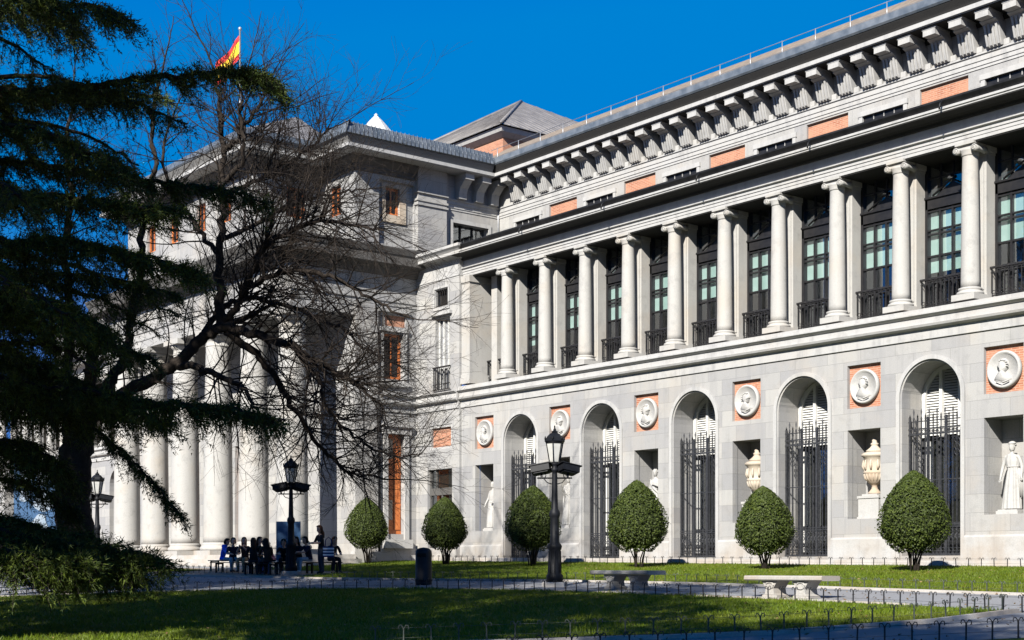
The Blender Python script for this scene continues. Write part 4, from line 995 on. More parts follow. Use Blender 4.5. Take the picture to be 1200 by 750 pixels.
# ------------------------------------------------------------------ clipped shrubs
def shrub_meshes(h, seed):
    r_ = np.random.default_rng(seed); n = 9000
    u = r_.uniform(0, 1, n)**.8; z = .20+.80*u
    def rad(t): return np.where(t < .46, .46+.54*np.sin(((t-.20)/.26).clip(0, 1)*np.pi/2), np.cos(((t-.46)/.54).clip(0, 1)*np.pi/2)**.70)
    a = r_.uniform(0, 2*np.pi, n); depth = 1-np.abs(r_.normal(0, .07, n))+np.where(r_.uniform(0, 1, n) < .03, r_.uniform(.03, .10, n), 0); bumpy = 1+.03*np.sin(a*5+z*9+seed)+.03*np.sin(a*9-z*14+seed)+.05*np.sin(a+seed*1.7)+.04*np.sin(2*a+seed)*(z-.4)
    R0 = .345*h*rad(z)*depth*bumpy
    P = np.column_stack([R0*np.cos(a), R0*np.sin(a), z*h])
    nrm = np.column_stack([np.cos(a), np.sin(a), (z-.35)*1.6]); nrm += r_.normal(0, .55, (n, 3)); nrm /= np.linalg.norm(nrm, axis=1)[:,None]
    t1 = np.cross(nrm, r_.normal(0, 1, (n, 3))); t1 /= np.linalg.norm(t1, axis=1)[:,None]; t2 = np.cross(nrm, t1)
    L = r_.uniform(.028, .05, n)[:,None]; W = L*.5
    V = np.stack([P-t1*L, P+t2*W, P+t1*L, P-t2*W], 1).reshape(-1, 3)
    return V, np.arange(4*n).reshape(-1, 4)
def shrub(x, y, zb, h, seed, label):
    t = empty('topiary_shrub', (x, y, zb), label, 'shrub', 'egg-shaped clipped shrubs along the museum wall'); t.rotation_euler = (R(((seed*37) % 7-3)*.7), R(((seed*53) % 7-3)*.7), seed*1.3)
    V, F = shrub_meshes(h, seed); raw_mesh('crown', V, F, M['boxleaf'], t)
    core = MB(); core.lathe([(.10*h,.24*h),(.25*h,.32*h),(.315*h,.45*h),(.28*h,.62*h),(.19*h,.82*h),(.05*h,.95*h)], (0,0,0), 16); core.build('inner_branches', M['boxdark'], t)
    rr = random.Random(seed); st = MB()
    for k in range(11):
        a = rr.uniform(0, 6.28); r0 = rr.uniform(.03, .14); r1 = rr.uniform(.12, .42)
        st.tube([(r0*math.cos(a), r0*math.sin(a), -.05), (r0*1.4*math.cos(a+.2), r0*1.4*math.sin(a+.2), .12*h), (r1*math.cos(a+.3), r1*math.sin(a+.3), .30*h)], [.028,.024,.015], 6)
    st.build('stem', M['bark'], t)
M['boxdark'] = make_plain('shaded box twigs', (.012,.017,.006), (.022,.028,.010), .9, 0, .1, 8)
for i, (px, d, zb, h, lb) in enumerate([(1070,39.7,-.13,2.86,'largest egg-shaped shrub, before the rightmost arched gate'),(898,43.9,-.10,2.64,'egg-shaped shrub behind the sunlit stone bench'),(748,48.3,-.05,3.04,'egg-shaped shrub behind the shaded stone bench'),
        (624,52.8,.05,3.02,'egg-shaped shrub just left of the nearest black lamp post'),(523,57.1,.23,2.62,'egg-shaped shrub behind the dark litter bin'),(431,61.7,.30,2.76,'egg-shaped shrub farthest left, by the orange wooden door')]):
    p = at(px, 664.5, d); zg = gz(p.x, p.y)
    shrub(p.x, p.y, min(zb, zg+.12) if zb > zg else zb, h, 20+i, lb)

# ------------------------------------------------------------------ lamp posts
M['cast'] = make_plain('black cast iron', (.004,.0045,.006), (.009,.010,.013), .55, 0, .18, 8)
M['lampglass'] = make_plain('frosted lamp glass', (.34,.34,.32), (.44,.44,.42), .25, 0, .5, 4)
def lamp(x, y, label, h=4.16, rz=0.0):
    t = empty('lamp_post', (x, y, gz(x, y)), label, 'lamp post', 'old cast-iron lamp posts', rz); k = h/4.16
    b = MB().lathe([(.34,-.15),(.34,.10),(.32,.12)], (0,0,0), 8, smooth=False); b.build('footing', M['kerb'], t)
    p = MB().lathe([(.22,.12),(.22,.30),(.17,.36),(.155,.95),(.18,1.0),(.195,1.06),(.17,1.12),(.125,1.16),(.11,1.8),(.13,1.85),(.145,1.92),(.13,1.99),(.09,2.05),(.078,2.5),(.07,2.95),(.065,3.02),(.11,3.05),(.11,3.10),(.07,3.14),(.08,3.20),(.12,3.25),(.08,3.28)], (0,0,0), 16)
    for q in range(8): a = q*math.pi/4; p.tube([(.172*math.cos(a),.172*math.sin(a),.36),(.158*math.cos(a),.158*math.sin(a),.94)], .016, 4)
    po = p.build('pole', M['cast'], t)
    c = MB(); c.tube([(-.42,0,2.86),(.42,0,2.86)], .022, 6)
    for s in (-1, 1): c.tube([(s*.06,0,2.70),(s*.2,0,2.74),(s*.28,0,2.84)], .014, 5); c.tube([(s*.30+.07*math.cos(q),0,2.93+.07*math.sin(q)) for q in np.linspace(0, 6.28, 10)], .012, 4, caps=False); c.lathe([(.0,-.03),(.03,0),(.0,.03)], (s*.44,0,2.86), 8)
    c.build('cross_bar', M['cast'], t)
    for s in (-1, 1):                                # floodlights clamped to the bar
        f = MB(); f.box(-.25, .25, -.18, .18, -.085, .085); f.box(-.30, .30, -.21, .21, .085, .11); f.box(-.19, .19, -.14, .14, -.12, -.085)
        for q in range(6): f.box(-.2+q*.075, -.17+q*.075, .18, .225, -.08, .08)
        o = f.build('floodlight', M['cast'], t); o.location = (s*.36, -.02, 3.09); o.rotation_euler = (R(-12), R(s*10), R(18*s+8))
        MB().box(-.02, .02, -.015, .015, -.24, -.085).build('bracket', M['cast'], o)
    n = 6
    l = MB().lathe([(.125,3.28),(.14,3.31),(.225,3.79),(.22,3.79)], (0,0,0), n, smooth=False, rot=.3); lo = l.build('lantern_glass', M['lampglass'], t)
    fr = MB()
    for q in range(n):
        a = .3+2*math.pi*q/n; fr.tube([(.146*math.cos(a),.146*math.sin(a),3.29),(.235*math.cos(a),.235*math.sin(a),3.80)], .018, 4)
    fr.tube([(.235*math.cos(.3+2*math.pi*q/n),.235*math.sin(.3+2*math.pi*q/n),3.79) for q in range(n+1)], .025, 4); fr.build('lantern_frame', M['cast'], lo)
    ca = MB().lathe([(.26,3.80),(.285,3.83),(.25,3.87),(.21,3.95),(.13,4.03),(.08,4.05),(.09,4.08),(.04,4.12)], (0,0,0), n, smooth=False, rot=.3); ca.lathe([(.02,4.1),(.04,4.14),(.015,4.18),(.025,4.21),(.0,4.26)], (0,0,0), 10)
    for q in range(n): a = .3+2*math.pi*q/n; ca.lathe([(.02,3.85),(.03,3.9),(.0,3.97)], (.26*math.cos(a),.26*math.sin(a),0), 5)
    ca.build('lantern_cap', M['cast'], t)
    t.scale = (k, k, k)
p = at(650, 664.5, 37.3); lamp(p.x, p.y, 'nearest black lamp post with two floodlights, standing by the lawn edge near the shaded bench', 4.14, .88)
p = at(341, 664.5, 52.0); lamp(p.x, p.y, 'black lamp post standing among the group of seated people', 4.28, .9)
p = at(114, 664.5, 58.0); lamp(p.x, p.y, 'black lamp post half hidden beside the bare tree trunk', 4.2, .8)

# ------------------------------------------------------------------ benches, bin
def stone_bench(x, y, L, label, rz=0.0):
    t = empty('stone_bench', (x, y, gz(x, y)), label, 'bench', 'stone benches on the path', rz)
    s = MB(); pr = [(-.27,.36),(.27,.36),(.30,.385),(.30,.44),(.275,.465),(-.275,.465),(-.30,.44),(-.30,.385)]
    s.prism(pr, 'x', -L/2, L/2); s.build('seat', M['benchstone'], t)
    for sx in (-1, 1):
        b = MB(); c = sx*L*.20
        b.prism([(c-.20,0),(c+.20,0),(c+.20,.05),(c+.12,.09),(c+.10,.20),(c+.17,.30),(c+.22,.355),(c-.22,.355),(c-.17,.30),(c-.10,.20),(c-.12,.09),(c-.20,.05)], 'y', -.20, .20)
        for yy in (-.22, .22): b.tube([(c+.11*math.cos(q)*(1-.1*q/6), yy*.93, .26+.07*math.sin(q)) for q in np.linspace(0, 6.28, 10)], .022, 5, caps=False)
        b.build('support', M['benchstone'], t)
M['benchstone'] = make_stone('weathered bench granite', (.24,.235,.22), (.36,.35,.33), (.30,.25,.2), joints=False, streak=.4)
p = at(927, 664.5, 29.6); stone_bench(p.x, p.y, 2.05, 'sunlit grey stone bench on the path, nearest the right edge', .02)
p = at(735, 664.5, 34.9); stone_bench(p.x, p.y, 2.05, 'shaded grey stone bench right of the nearest lamp post', .02)
M['binblue'] = make_plain('dark blue-grey enamel', (.007,.0085,.012), (.013,.015,.020), .5, 0, .25, 6)
t = empty('litter_bin', (-33.3, -14.2, gz(-33.3, -14.2)), 'dark blue-grey round-topped litter bin at the lawn edge', 'litter bin', None, R(40))
b = MB().lathe([(.235,.0),(.24,.05),(.235,.10),(.235,.90),(.225,.97),(.18,1.03),(.09,1.06),(.0,1.07)], (0,0,0), 24); b.build('body', M['binblue'], t)
MB().lathe([(.246,.10),(.25,.13),(.246,.16)], (0,0,0), 24, caps=False).build('band', M['cast'], t)
MB().box(-.13, .13, -.245, -.20, .80, .90).build('slot', M['dark_room'], t)
t = empty('metal_bench', (-52.6, -10.6, gz(-52.6, -10.6)), 'low dark green metal bench left of the seated group', 'bench', None, .25)
M['green'] = make_plain('dark green paint', (.006,.05,.045), (.012,.08,.07), .4, .1, .5, 6)
s = MB()
for k in range(5): s.box(-.75, .75, -.24+k*.1, -.17+k*.1, .42, .455)
s.build('seat', M['green'], t)
for sx in (-.6, .6):
    l = MB(); l.box(sx-.025, sx+.025, -.22, -.18, 0, .42); l.box(sx-.025, sx+.025, .18, .22, 0, .42); l.box(sx-.025, sx+.025, -.22, .22, .38, .418); l.build('leg', M['green'], t)

# ------------------------------------------------------------------ low hoop-topped edging fences
def fence_post_mesh(mat, h):
    m = MB(); m.box(-.009, .009, -.009, .009, -.05, h*.86)
    for s in (-1, 1): m.tube([(0,0,h*.72),(s*.012,0,h*.88),(s*.038,0,h*.985),(s*.066,0,h*.97),(s*.078,0,h*.86),(s*.066,0,h*.79)], [.008,.008,.008,.008,.007,.006], 5)
    m.lathe([(.0,-.012),(.016,0),(.0,.014)], (0,0,h*.80), 6)
    o = m.build('post', mat); return o
M['fencegrey'] = make_plain('worn grey-green fence paint', (.045,.055,.045), (.10,.11,.09), .55, .2, .4, 8)
def edging(pts, h, step, mat, label):
    t = empty('edging_fence', (pts[0][0], pts[0][1], gz(*pts[0])), label, 'low fence', None)
    base = Vector(t.location); proto = fence_post_mesh(mat, h); me = proto.data; bpy.data.objects.remove(proto)
    seg = [(math.hypot(b[0]-a[0], b[1]-a[1]), a, b) for a, b in zip(pts[:-1], pts[1:])]; tot = sum(s[0] for s in seg); n = min(98, int(tot/step)); w_ = []
    for k in range(n+1):
        q = tot*k/n
        for L, a, b in seg:
            if q <= L+1e-6: f = q/L; x, y = a[0]+(b[0]-a[0])*f, a[1]+(b[1]-a[1])*f; ang = math.atan2(b[1]-a[1], b[0]-a[0]); break
            q -= L
        o = bpy.data.objects.new('post', me); link(o, t); o.location = Vector((x, y, gz(x, y)))-base; o.rotation_euler = (random.uniform(-.04,.04), random.uniform(-.05,.05), ang+random.uniform(-.1,.1))
        w_.append(Vector((x, y, gz(x, y)))-base)
    m = MB(); m.tube([p+Vector((0,0,h*.86)) for p in w_], .0035, 4); m.tube([p+Vector((0,0,h*.40)) for p in w_], .003, 4); m.build('wire', mat, t)
def off(pts, d): return [(x, y+d) for x, y in pts]
edging([(-12,-12.1),(-16,-11.7),(-21,-11.2),(-26,-10.9),(-31,-11.2),(-36,-12.2),(-40.5,-12.85)], .26, .37, M['fencegrey'], 'pale low fence along the far side of the path, at the sunlit lawn')
edging([(-12.6,-15.98),(-16,-15.6),(-20,-15.25),(-24,-15.1),(-28,-15.2),(-31.5,-15.9),(-34.5,-17.3),(-38,-19.9),(-40.5,-23)], .30, .38, M['iron'], 'black low fence along the near side of the long path')
edging([(-13.6,-16.1),(-13.6,-17.0),(-13.55,-18.4),(-13.9,-19.8),(-14.3,-21.4),(-15.05,-22.6),(-16.35,-24.2),(-17.6,-26)], .32, .40, M['fencegrey'], 'short low fence curving along the lawn corner at bottom right')
edging([(-10.3,-17.5),(-10.55,-19.6),(-11.2,-20.8),(-11.85,-21.9),(-12.9,-23.4),(-14.6,-25.8)], .30, .38, M['iron'], 'black low fence nearest the bottom right corner')
edging([(-12,-1.15),(-23,-1.15),(-33,-1.15),(-43,-1.15),(-53,-1.15)], .28, .42, M['iron'], 'black low fence at the foot of the museum wall')
edging([(-44.6,-12.4),(-49,-11.6),(-53.5,-12.0)], .30, .40, M['iron'], 'black low fence before the seated group')
edging([(-54.6,-11.3),(-58,-12.0),(-64,-12.6),(-72,-13.2)], .30, .42, M['iron'], 'black low fence far left before the portico')

# ------------------------------------------------------------------ trees
def tubes_np(paths, n):                            # many thin tapered tubes at once: list of (points, radii)
    Vs = []; Fs = []; b = 0
    ang = np.arange(n)*2*np.pi/n; ca, sa = np.cos(ang), np.sin(ang)
    for P, r in paths:
        P = np.asarray(P, float); m = len(P); r = np.asarray(r, float)
        T = np.gradient(P, axis=0); T /= np.maximum(np.linalg.norm(T, axis=1), 1e-9)[:,None]
        ref = np.array([0,0,1.0]) if abs(T[0,2]) < .9 else np.array([1.0,0,0])
        U = np.cross(T, ref); U /= np.maximum(np.linalg.norm(U, axis=1), 1e-9)[:,None]; W = np.cross(T, U)
        V = P[:,None,:]+r[:,None,None]*(U[:,None,:]*ca[None,:,None]+W[:,None,:]*sa[None,:,None])
        Vs.append(V.reshape(-1, 3))
        i = np.arange(m-1)[:,None]*n; k = np.arange(n)[None,:]; k2 = (k+1) % n
        F = np.stack([np.broadcast_to(i+k, (m-1, n)), np.broadcast_to(i+k2, (m-1, n)), np.broadcast_to(i+n+k2, (m-1, n)), np.broadcast_to(i+n+k, (m-1, n))], -1).reshape(-1, 4)+b
        Fs.append(F); b += m*n
    return np.concatenate(Vs), np.concatenate(Fs)
def smooth_path(pts, k):                           # Catmull-Rom through the given points
    P = np.array([list(p) for p in pts], float); P = np.vstack([2*P[0]-P[1], P, 2*P[-1]-P[-2]]); out = []
    for i in range(1, len(P)-2):
        for t in np.linspace(0, 1, k, endpoint=False):
            a, b, c, d = P[i-1], P[i], P[i+1], P[i+2]
            out.append(.5*((2*b)+(-a+c)*t+(2*a-5*b+4*c-d)*t*t+(-a+3*b-3*c+d)*t**3))
    out.append(P[-2]); return np.array(out)

def grow(rg, start, d, L, r0, depth, paths, spread, gravity, sub, min_r=.003, wob=.22):
    m = max(4, int(L/.28)); P = [np.array(start)]; d = np.array(d, float); d /= np.linalg.norm(d); step = L/m; dirs = []
    for k in range(m):
        d = d+rg.normal(0, wob, 3)*.5+np.array([0,0,gravity])*step; d /= np.linalg.norm(d); dirs.append(d.copy()); P.append(P[-1]+d*step)
    P = np.array(P); r = np.linspace(r0, max(min_r, r0*.35), m+1); paths.append((P, r))
    if depth > 0:
        nb = sub[0] if depth > 1 else sub[1]
        for q in range(nb):
            t = rg.uniform(.2, 1.0); i = min(m-1, int(t*m)); dd = dirs[i]
            ax = rg.normal(0, 1, 3); ax -= dd*ax.dot(dd); ax /= np.linalg.norm(ax)
            nd = dd*math.cos(spread)+ax*math.sin(spread)*rg.uniform(.7, 1.2)
            grow(rg, P[i], nd, L*rg.uniform(.38, .62), max(min_r, r[i]*.55), depth-1, paths, spread, gravity, sub, min_r, wob)

# the bare tree: main limbs drawn one by one, twigs grown from them
def bare_tree(label, base, limbs, seed, twig_n, depth=2, twigL=(1.2, 2.6)):
    rg = np.random.default_rng(seed); t = empty('bare_tree', base, label, 'tree', None); b0 = np.array(base)
    big = []; small = []
    for pts, ra, rb, nt_ in limbs:
        P = smooth_path(pts, 6)-b0; P[1:-1] += rg.normal(0, .035, (len(P)-2, 3)); rr_ = np.linspace(ra, rb, len(P)); big.append((P, rr_))
        T = np.gradient(P, axis=0); T /= np.linalg.norm(T, axis=1)[:,None]
        for k in range(int(nt_*twig_n)):
            i = int(rg.uniform(.12, 1)*(len(P)-1)); dd = T[i]; ax = rg.normal(0, 1, 3); ax -= dd*ax.dot(dd); ax /= np.linalg.norm(ax)
            nd = dd*.62+ax*.78; nd[2] += .12
            grow(rg, P[i], nd, rg.uniform(*twigL)*(1.15-.4*i/len(P)), min(.028, rr_[i]*.5), depth, small, .75, rg.uniform(-.05, .12), (5, 4))
        grow(rg, P[-1], T[-1], rg.uniform(*twigL), rb*.8, depth, small, .6, .0, (6, 5))
    V, F = tubes_np(big[:1], 12); raw_mesh('trunk', V, F, M['bark'], t, True)
    V, F = tubes_np(big[1:], 8); raw_mesh('limbs', V, F, M['bark'], t, True)
    V, F = tubes_np(small, 3); raw_mesh('twigs', V, F, M['twig'], t, True)
    return t
D = 42.0
def A(px, py, dd=0.0): return at(px, py, D+dd)
bp_ = A(88, 664.5); base = Vector((bp_.x, bp_.y, gz(bp_.x, bp_.y)-.1))
limbs = [
 ([base, A(89,640), A(86,590), A(88,540), A(92,500), A(100,482)], .60, .40, 0),
 ([A(95,500), A(120,478), A(160,455,-.3), A(205,428,-.6), A(235,398,-.7), A(262,382,-.8)], .22, .16, .5),
 ([A(90,510), A(82,470), A(80,420), A(84,370,.4), A(76,300,.6), A(84,230,1), A(78,170,1.2), A(86,120,1.4)], .20, .045, 1.0),
 ([A(100,485), A(128,450,.5), A(147,410,.8), A(152,370,1), A(165,320,1.2), A(168,260,1.6), A(182,200,1.8), A(178,140,2), A(188,90,2.2)], .19, .045, 1.1),
 ([A(258,386,-.8), A(257,340,-.8), A(258,290,-.7), A(261,230,-.6), A(262,180,-.5), A(258,130,-.4), A(250,80,-.3)], .15, .045, .8),
 ([A(262,178,-.5), A(275,165,-.4), A(290,145,-.2), A(305,120,0), A(312,96,.2)], .09, .035, .8),
 ([A(263,210,-.5), A(285,190,-1), A(283,160,-1.2), A(283,120,-1.3), A(290,80,-1.4)], .08, .03, .7),
 ([A(260,380,-.8), A(276,360,-1), A(290,340,-1.2), A(318,322,-1.6), A(360,318,-2), A(400,330,-2.4), A(440,352,-2.8), A(480,372,-3)], .12, .028, 2.38),
 ([A(284,345,-1.2), A(300,305,-1.5), A(325,280,-1.8), A(365,262,-2), A(410,262,-2.4), A(450,270,-2.8)], .11, .03, 2.38),
 ([A(262,383,-.8), A(300,392,-1.1), A(340,405,-1.4), A(380,428,-1.8), A(420,452,-2), A(450,480,-2.2)], .15, .03, 2.21),
 ([A(264,388,-.8), A(295,410,-.6), A(322,440,-.4), A(345,480,-.2), A(372,520,0), A(410,552,0), A(455,562,-.2)], .13, .025, 2.21),
 ([A(205,428,-.6), A(240,432,-1.4), A(262,442,-2), A(285,455,-2.4), A(300,480,-2.8), A(322,505,-3)], .12, .03, .9),
 ([A(235,398,-.7), A(262,360,0), A(300,350,.8), A(345,362,1.4), A(392,380,1.8), A(430,410,2), A(470,430,2.2)], .10, .025, 2.04),
 ([A(261,230,-.6), A(290,215,0), A(330,200,.5), A(365,172,.9), A(388,150,1.2)], .08, .025, 1.87),
 ([A(258,280,-.7), A(300,262,.3), A(340,240,.8), A(385,228,1.2), A(425,222,1.4)], .08, .025, 1.87),
 ([A(340,405,-1.4), A(370,440,-1.8), A(385,480,-2), A(420,515,-2.2), A(462,535,-2.2), A(495,530,-2.2)], .07, .02, 1.7),
 ([A(258,300,-.7), A(230,262,-.2), A(205,230,.2), A(190,180,.6), A(205,130,.8)], .08, .03, .9),
 ([A(92,505), A(60,470,-.5), A(20,440,-1), A(-30,400,-1.4), A(-60,340,-1.6)], .22, .05, .8),
]
bare_tree('big leafless tree with a thick dark trunk and spreading limbs before the portico', base, limbs, 5, 30, twigL=(1.3, 3.0))

# cedar: long level boughs hung with drooping needle sprays
def cedar(label, base, boughs, top, seed, r0=.5, dens=1.0, name='cedar_tree', fill=0, thick=1.25):
    rg = np.random.default_rng(seed); t = empty(name, base, label, 'tree', None); b0 = np.array(base); H = top
    paths = []; T0 = np.array([[0,0,-.3],[0,0,H*.2],[.1,.05,H*.5],[.05,0,H*.8],[0,0,H]])
    V, F = tubes_np([(smooth_path(T0, 5), np.linspace(r0, .06, 21))], 12); raw_mesh('trunk', V, F, M['bark'], t, True)
    for k in range(fill):                            # the boughs all round the trunk, seen only in part
        z = H*(.16+.82*(k/fill)**.9); a = rg.uniform(0, 2*np.pi); L = (1-z/H)**.75*H*.36*rg.uniform(.75, 1.1)+.6; d = np.array([math.cos(a), math.sin(a), 0])
        pts = [np.array([0,0,z]), d*L*.35+[0,0,z+.3], d*L*.7+[0,0,z+.15], d*L+[0,0,z-.25-.04*L]]
        boughs = boughs+[([Vector(p+b0) for p in pts], .02+.012*L, .55*dens if L > 2 else .9*dens, .9)]
    P_all = []; D_all = []
    for pts, ra, dn, wd in boughs:
        dn *= thick
        P = smooth_path(pts, 7)-b0; m = len(P); rr_ = np.linspace(ra, .018, m); P[1:-1] += rg.normal(0, .03, (m-2, 3)); paths.append((P, rr_))
        T = np.gradient(P, axis=0); sl = np.linalg.norm(T, axis=1); L = sl.sum(); T /= np.maximum(sl, 1e-9)[:,None]
        for k in range(int(L*16*dn)):
            u = rg.uniform(.03, 1); i = int(u*(m-1)); side = np.cross(T[i], [0,0,1.0]); side /= max(1e-6, np.linalg.norm(side)); s = rg.choice([-1, 1])
            l = wd*rg.uniform(.45, 1.15)*(1.15-.55*u)
            d0 = side*s*rg.uniform(.25, 1)+T[i]*rg.uniform(.2, .9)+np.array([0,0,rg.uniform(-.35, .25)]); d0 /= np.linalg.norm(d0)
            n_ = 7; q = np.linspace(0, 1, n_)[:,None]; tw = P[i]+d0*l*q+np.array([0,0,-1.0])*l*rg.uniform(.25, .85)*q**1.8+rg.normal(0, .015, (n_, 3))
            paths.append((tw, np.linspace(.011, .003, n_)))
            # short side shoots carry the needles
            ns = int(l*26)+3
            qq = rg.uniform(.05, 1, ns); base_ = np.stack([np.interp(qq, q[:,0], tw[:,c]) for c in range(3)], 1)
            dd = d0+rg.normal(0, .7, (ns, 3)); dd[:,2] -= .45; dd /= np.linalg.norm(dd, axis=1)[:,None]
            P_all.append(base_); D_all.append(dd)
    B = np.concatenate(P_all); DD = np.concatenate(D_all); n = len(B)
    Vn = []
    for rep_ in range(4):                            # four needle tufts along each shoot
        o = B+DD*rg.uniform(0, .16, n)[:,None]+rg.normal(0, .012, (n, 3)); d = DD+rg.normal(0, .55, (n, 3)); d /= np.linalg.norm(d, axis=1)[:,None]
        s = np.cross(d, rg.normal(0, 1, (n, 3))); s /= np.linalg.norm(s, axis=1)[:,None]; l = rg.uniform(.05, .12, n)[:,None]; w_ = rg.uniform(.006, .014, n)[:,None]
        Vn.append(np.stack([o-s*w_, o+s*w_, o+d*l], 1).reshape(-1, 3))
    V = np.concatenate(Vn); raw_mesh('crown', V, np.arange(len(V)).reshape(-1, 3), M['needles'], t)
    V, F = tubes_np(paths, 4); raw_mesh('boughs', V, F, M['bark'], t, True)
    return t
Dc = 29.0
def K(px, py, dd=0.0): return at(px, py, Dc+dd)
kb = K(-75, 664.5); kb = Vector((kb.x, kb.y, gz(kb.x, kb.y)))
def bough(*p): return [K(*q) for q in p]
boughs = [
 (bough((-75,-40),(0,-8,-1),(60,4,-1.5),(110,8,-2),(150,22,-2.4)), .07, 2.0, .85),
 (bough((-75,-20),(0,14,1),(50,20,1.4),(90,34,1.8)), .06, 1.6, .8),
 (bough((-75,80),(0,104,-.6),(90,102,-1),(180,92,-1.4),(260,86,-1.6),(300,84,-1.7),(330,104,-1.8)), .10, 2.3, .65),
 (bough((-75,90),(0,110,.8),(70,112,1.2),(130,108,1.6),(190,112,2)), .08, 2.2, .85),
 (bough((-75,130),(0,145,-1),(60,160,-1.4),(110,180,-1.7),(150,200,-2)), .08, 2.2, .9),
 (bough((-75,170),(-10,185,.5),(60,195,.8),(120,205,1),(190,214,1.2),(250,220,1.3),(312,236,1.4)), .09, 2.4, .8),
 (bough((-75,200),(0,225,-1.5),(70,228,-2),(140,238,-2.4),(215,248,-2.8)), .08, 2.2, .85),
 (bough((-75,240),(0,282,-2),(60,280,-2.6),(120,290,-3),(180,302,-3.3),(235,318,-3.5)), .08, 2.4, .8),
 (bough((-75,280),(0,312,1),(70,322,1.5),(140,328,2),(210,345,2.4)), .07, 2.0, .8),
 (bough((-75,310),(0,350,-2.5),(50,356,-3),(90,368,-3.3),(128,392,-3.5)), .07, 2.4, .8),
 (bough((-75,360),(0,405,0),(50,425,.3),(100,450,.5),(150,470,.6)), .07, 2.2, .85),
 (bough((-75,400),(0,442,-2),(70,455,-2.5),(150,466,-3),(210,474,-3.2),(270,480,-3.4),(335,492,-3.5)), .08, 2.3, .72),
 (bough((-75,430),(0,480,.5),(60,490,.8),(110,505,1),(150,535,1.2),(185,575,1.2),(215,606,1.2)), .06, 1.6, .55),
 (bough((-75,470),(-20,510,-1.5),(30,520,-1.8),(70,545,-2)), .06, 1.8, .8),
 (bough((-75,560),(-20,600,-1),(20,612,-1.4),(60,622,-1.6),(100,628,-1.8)), .07, 2.4, .9),
 (bough((-75,580),(-10,618,-3),(40,632,-3.4),(90,640,-3.7),(140,646,-4),(186,652,-4.2)), .07, 2.8, .85),
 (bough((-75,600),(-10,650,-2.5),(50,660,-3),(110,664,-3.2),(155,672,-3.4)), .06, 2.4, .75),
 (bough((-75,560),(0,560,1.5),(50,575,1.8),(90,600,2)), .06, 1.8, .8),
 (bough((-75,420),(0,425,2),(50,436,2.4),(90,450,2.6)), .06, 2.6, .9),
 (bough((-75,450),(0,462,-1),(60,470,-1.3),(130,480,-1.5),(200,492,-1.6)), .06, 2.6, .85),
 (bough((-75,500),(0,530,-.5),(40,540,-.8),(75,556,-1)), .06, 2.4, .9),
 (bough((-75,330),(0,372,1.5),(60,384,1.8),(120,400,2),(180,420,2.2)), .06, 2.2, .85),
 (bough((-75,590),(0,640,-4.5),(50,652,-4.8),(100,656,-5)), .06, 2.6, .85),
]
cedar('dark drooping cedar reaching in from the left edge in front of the bare tree', kb, boughs, 20.5, 9, .55, 1.0, fill=46)

# trees of the park around and behind the viewer: they shade the lawns and close the horizon
pl_ = (-52.0, -44.0); pz = gz(*pl_)
ever = cedar('tall dark evergreen outside the picture, shading the park lawns', Vector((pl_[0], pl_[1], pz)), [], 25.0, 21, .5, 1.0, name='evergreen_tree', fill=60, thick=.55)
ever['group'] = 'evergreens around the lawns'
for (x, y, h, wd) in [(-62,-40,15,1.0),(-30,-56,14,1.1),(-22,-54,14,1.2),(-9,-46,15,1.1),(-55,-38,14,1.0),(-4,-58,20,1.3),(12,-56,20,1.4),(24,-46,19,1.4),(33,-32,20,1.4),(34,-14,20,1.4),(-40,-58,24,1.3),(-58,-54,17,1.3),(-74,-46,14,1.3),(-92,-36,14,1.3),(22,-66,24,1.5),(44,-60,24,1.5),(46,-42,22,1.5)]:
    c = copy_tree(ever); c.location = (x, y, gz(x, y)); c.scale = (wd*h/25, wd*h/25, h/25); c.rotation_euler = (0, 0, (x*7+y*3) % 6.28)

def round_tree(name, x, y, top, rad, semi, label, seed, group, n=9000):
    rg = np.random.default_rng(seed); t = empty(name, (x, y, gz(x, y)), label, 'tree', group); zc = top-semi
    cl = rg.normal(0, 1, (70, 3)); cl /= np.linalg.norm(cl, axis=1)[:,None]; cl *= (rg.uniform(.25, .95, 70)**.6)[:,None]; cl *= np.array([rad, rad, semi]); cl[:,2] += zc
    k = rg.integers(0, 70, n); P = cl[k]+rg.normal(0, .55, (n, 3))
    a = rg.normal(0, 1, (n, 3)); a /= np.linalg.norm(a, axis=1)[:,None]; b = np.cross(a, rg.normal(0, 1, (n, 3))); b /= np.linalg.norm(b, axis=1)[:,None]
    L = rg.uniform(.10, .24, n)[:,None]; V = np.stack([P-a*L, P+b*L*.5, P+a*L, P-b*L*.5], 1).reshape(-1, 3)
    raw_mesh('crown', V, np.arange(4*n).reshape(-1, 4), M['boxleaf'], t)
    paths = [(smooth_path([(0,0,-.3),(.1,0,zc*.4),(0,.1,zc*.75),(.2,0,top-1)], 5), np.linspace(.42, .05, 16))]
    for q in cl[::3]: paths.append((smooth_path([(0,0,zc*.55),(q[0]*.4,q[1]*.4,zc*.55+(q[2]-zc*.55)*.55),tuple(q)], 4), np.linspace(.14, .02, 9)))
    V, F = tubes_np(paths, 7); raw_mesh('trunk', V, F, M['bark'], t, True)
G_ = 'broad trees standing left of and behind the viewer'
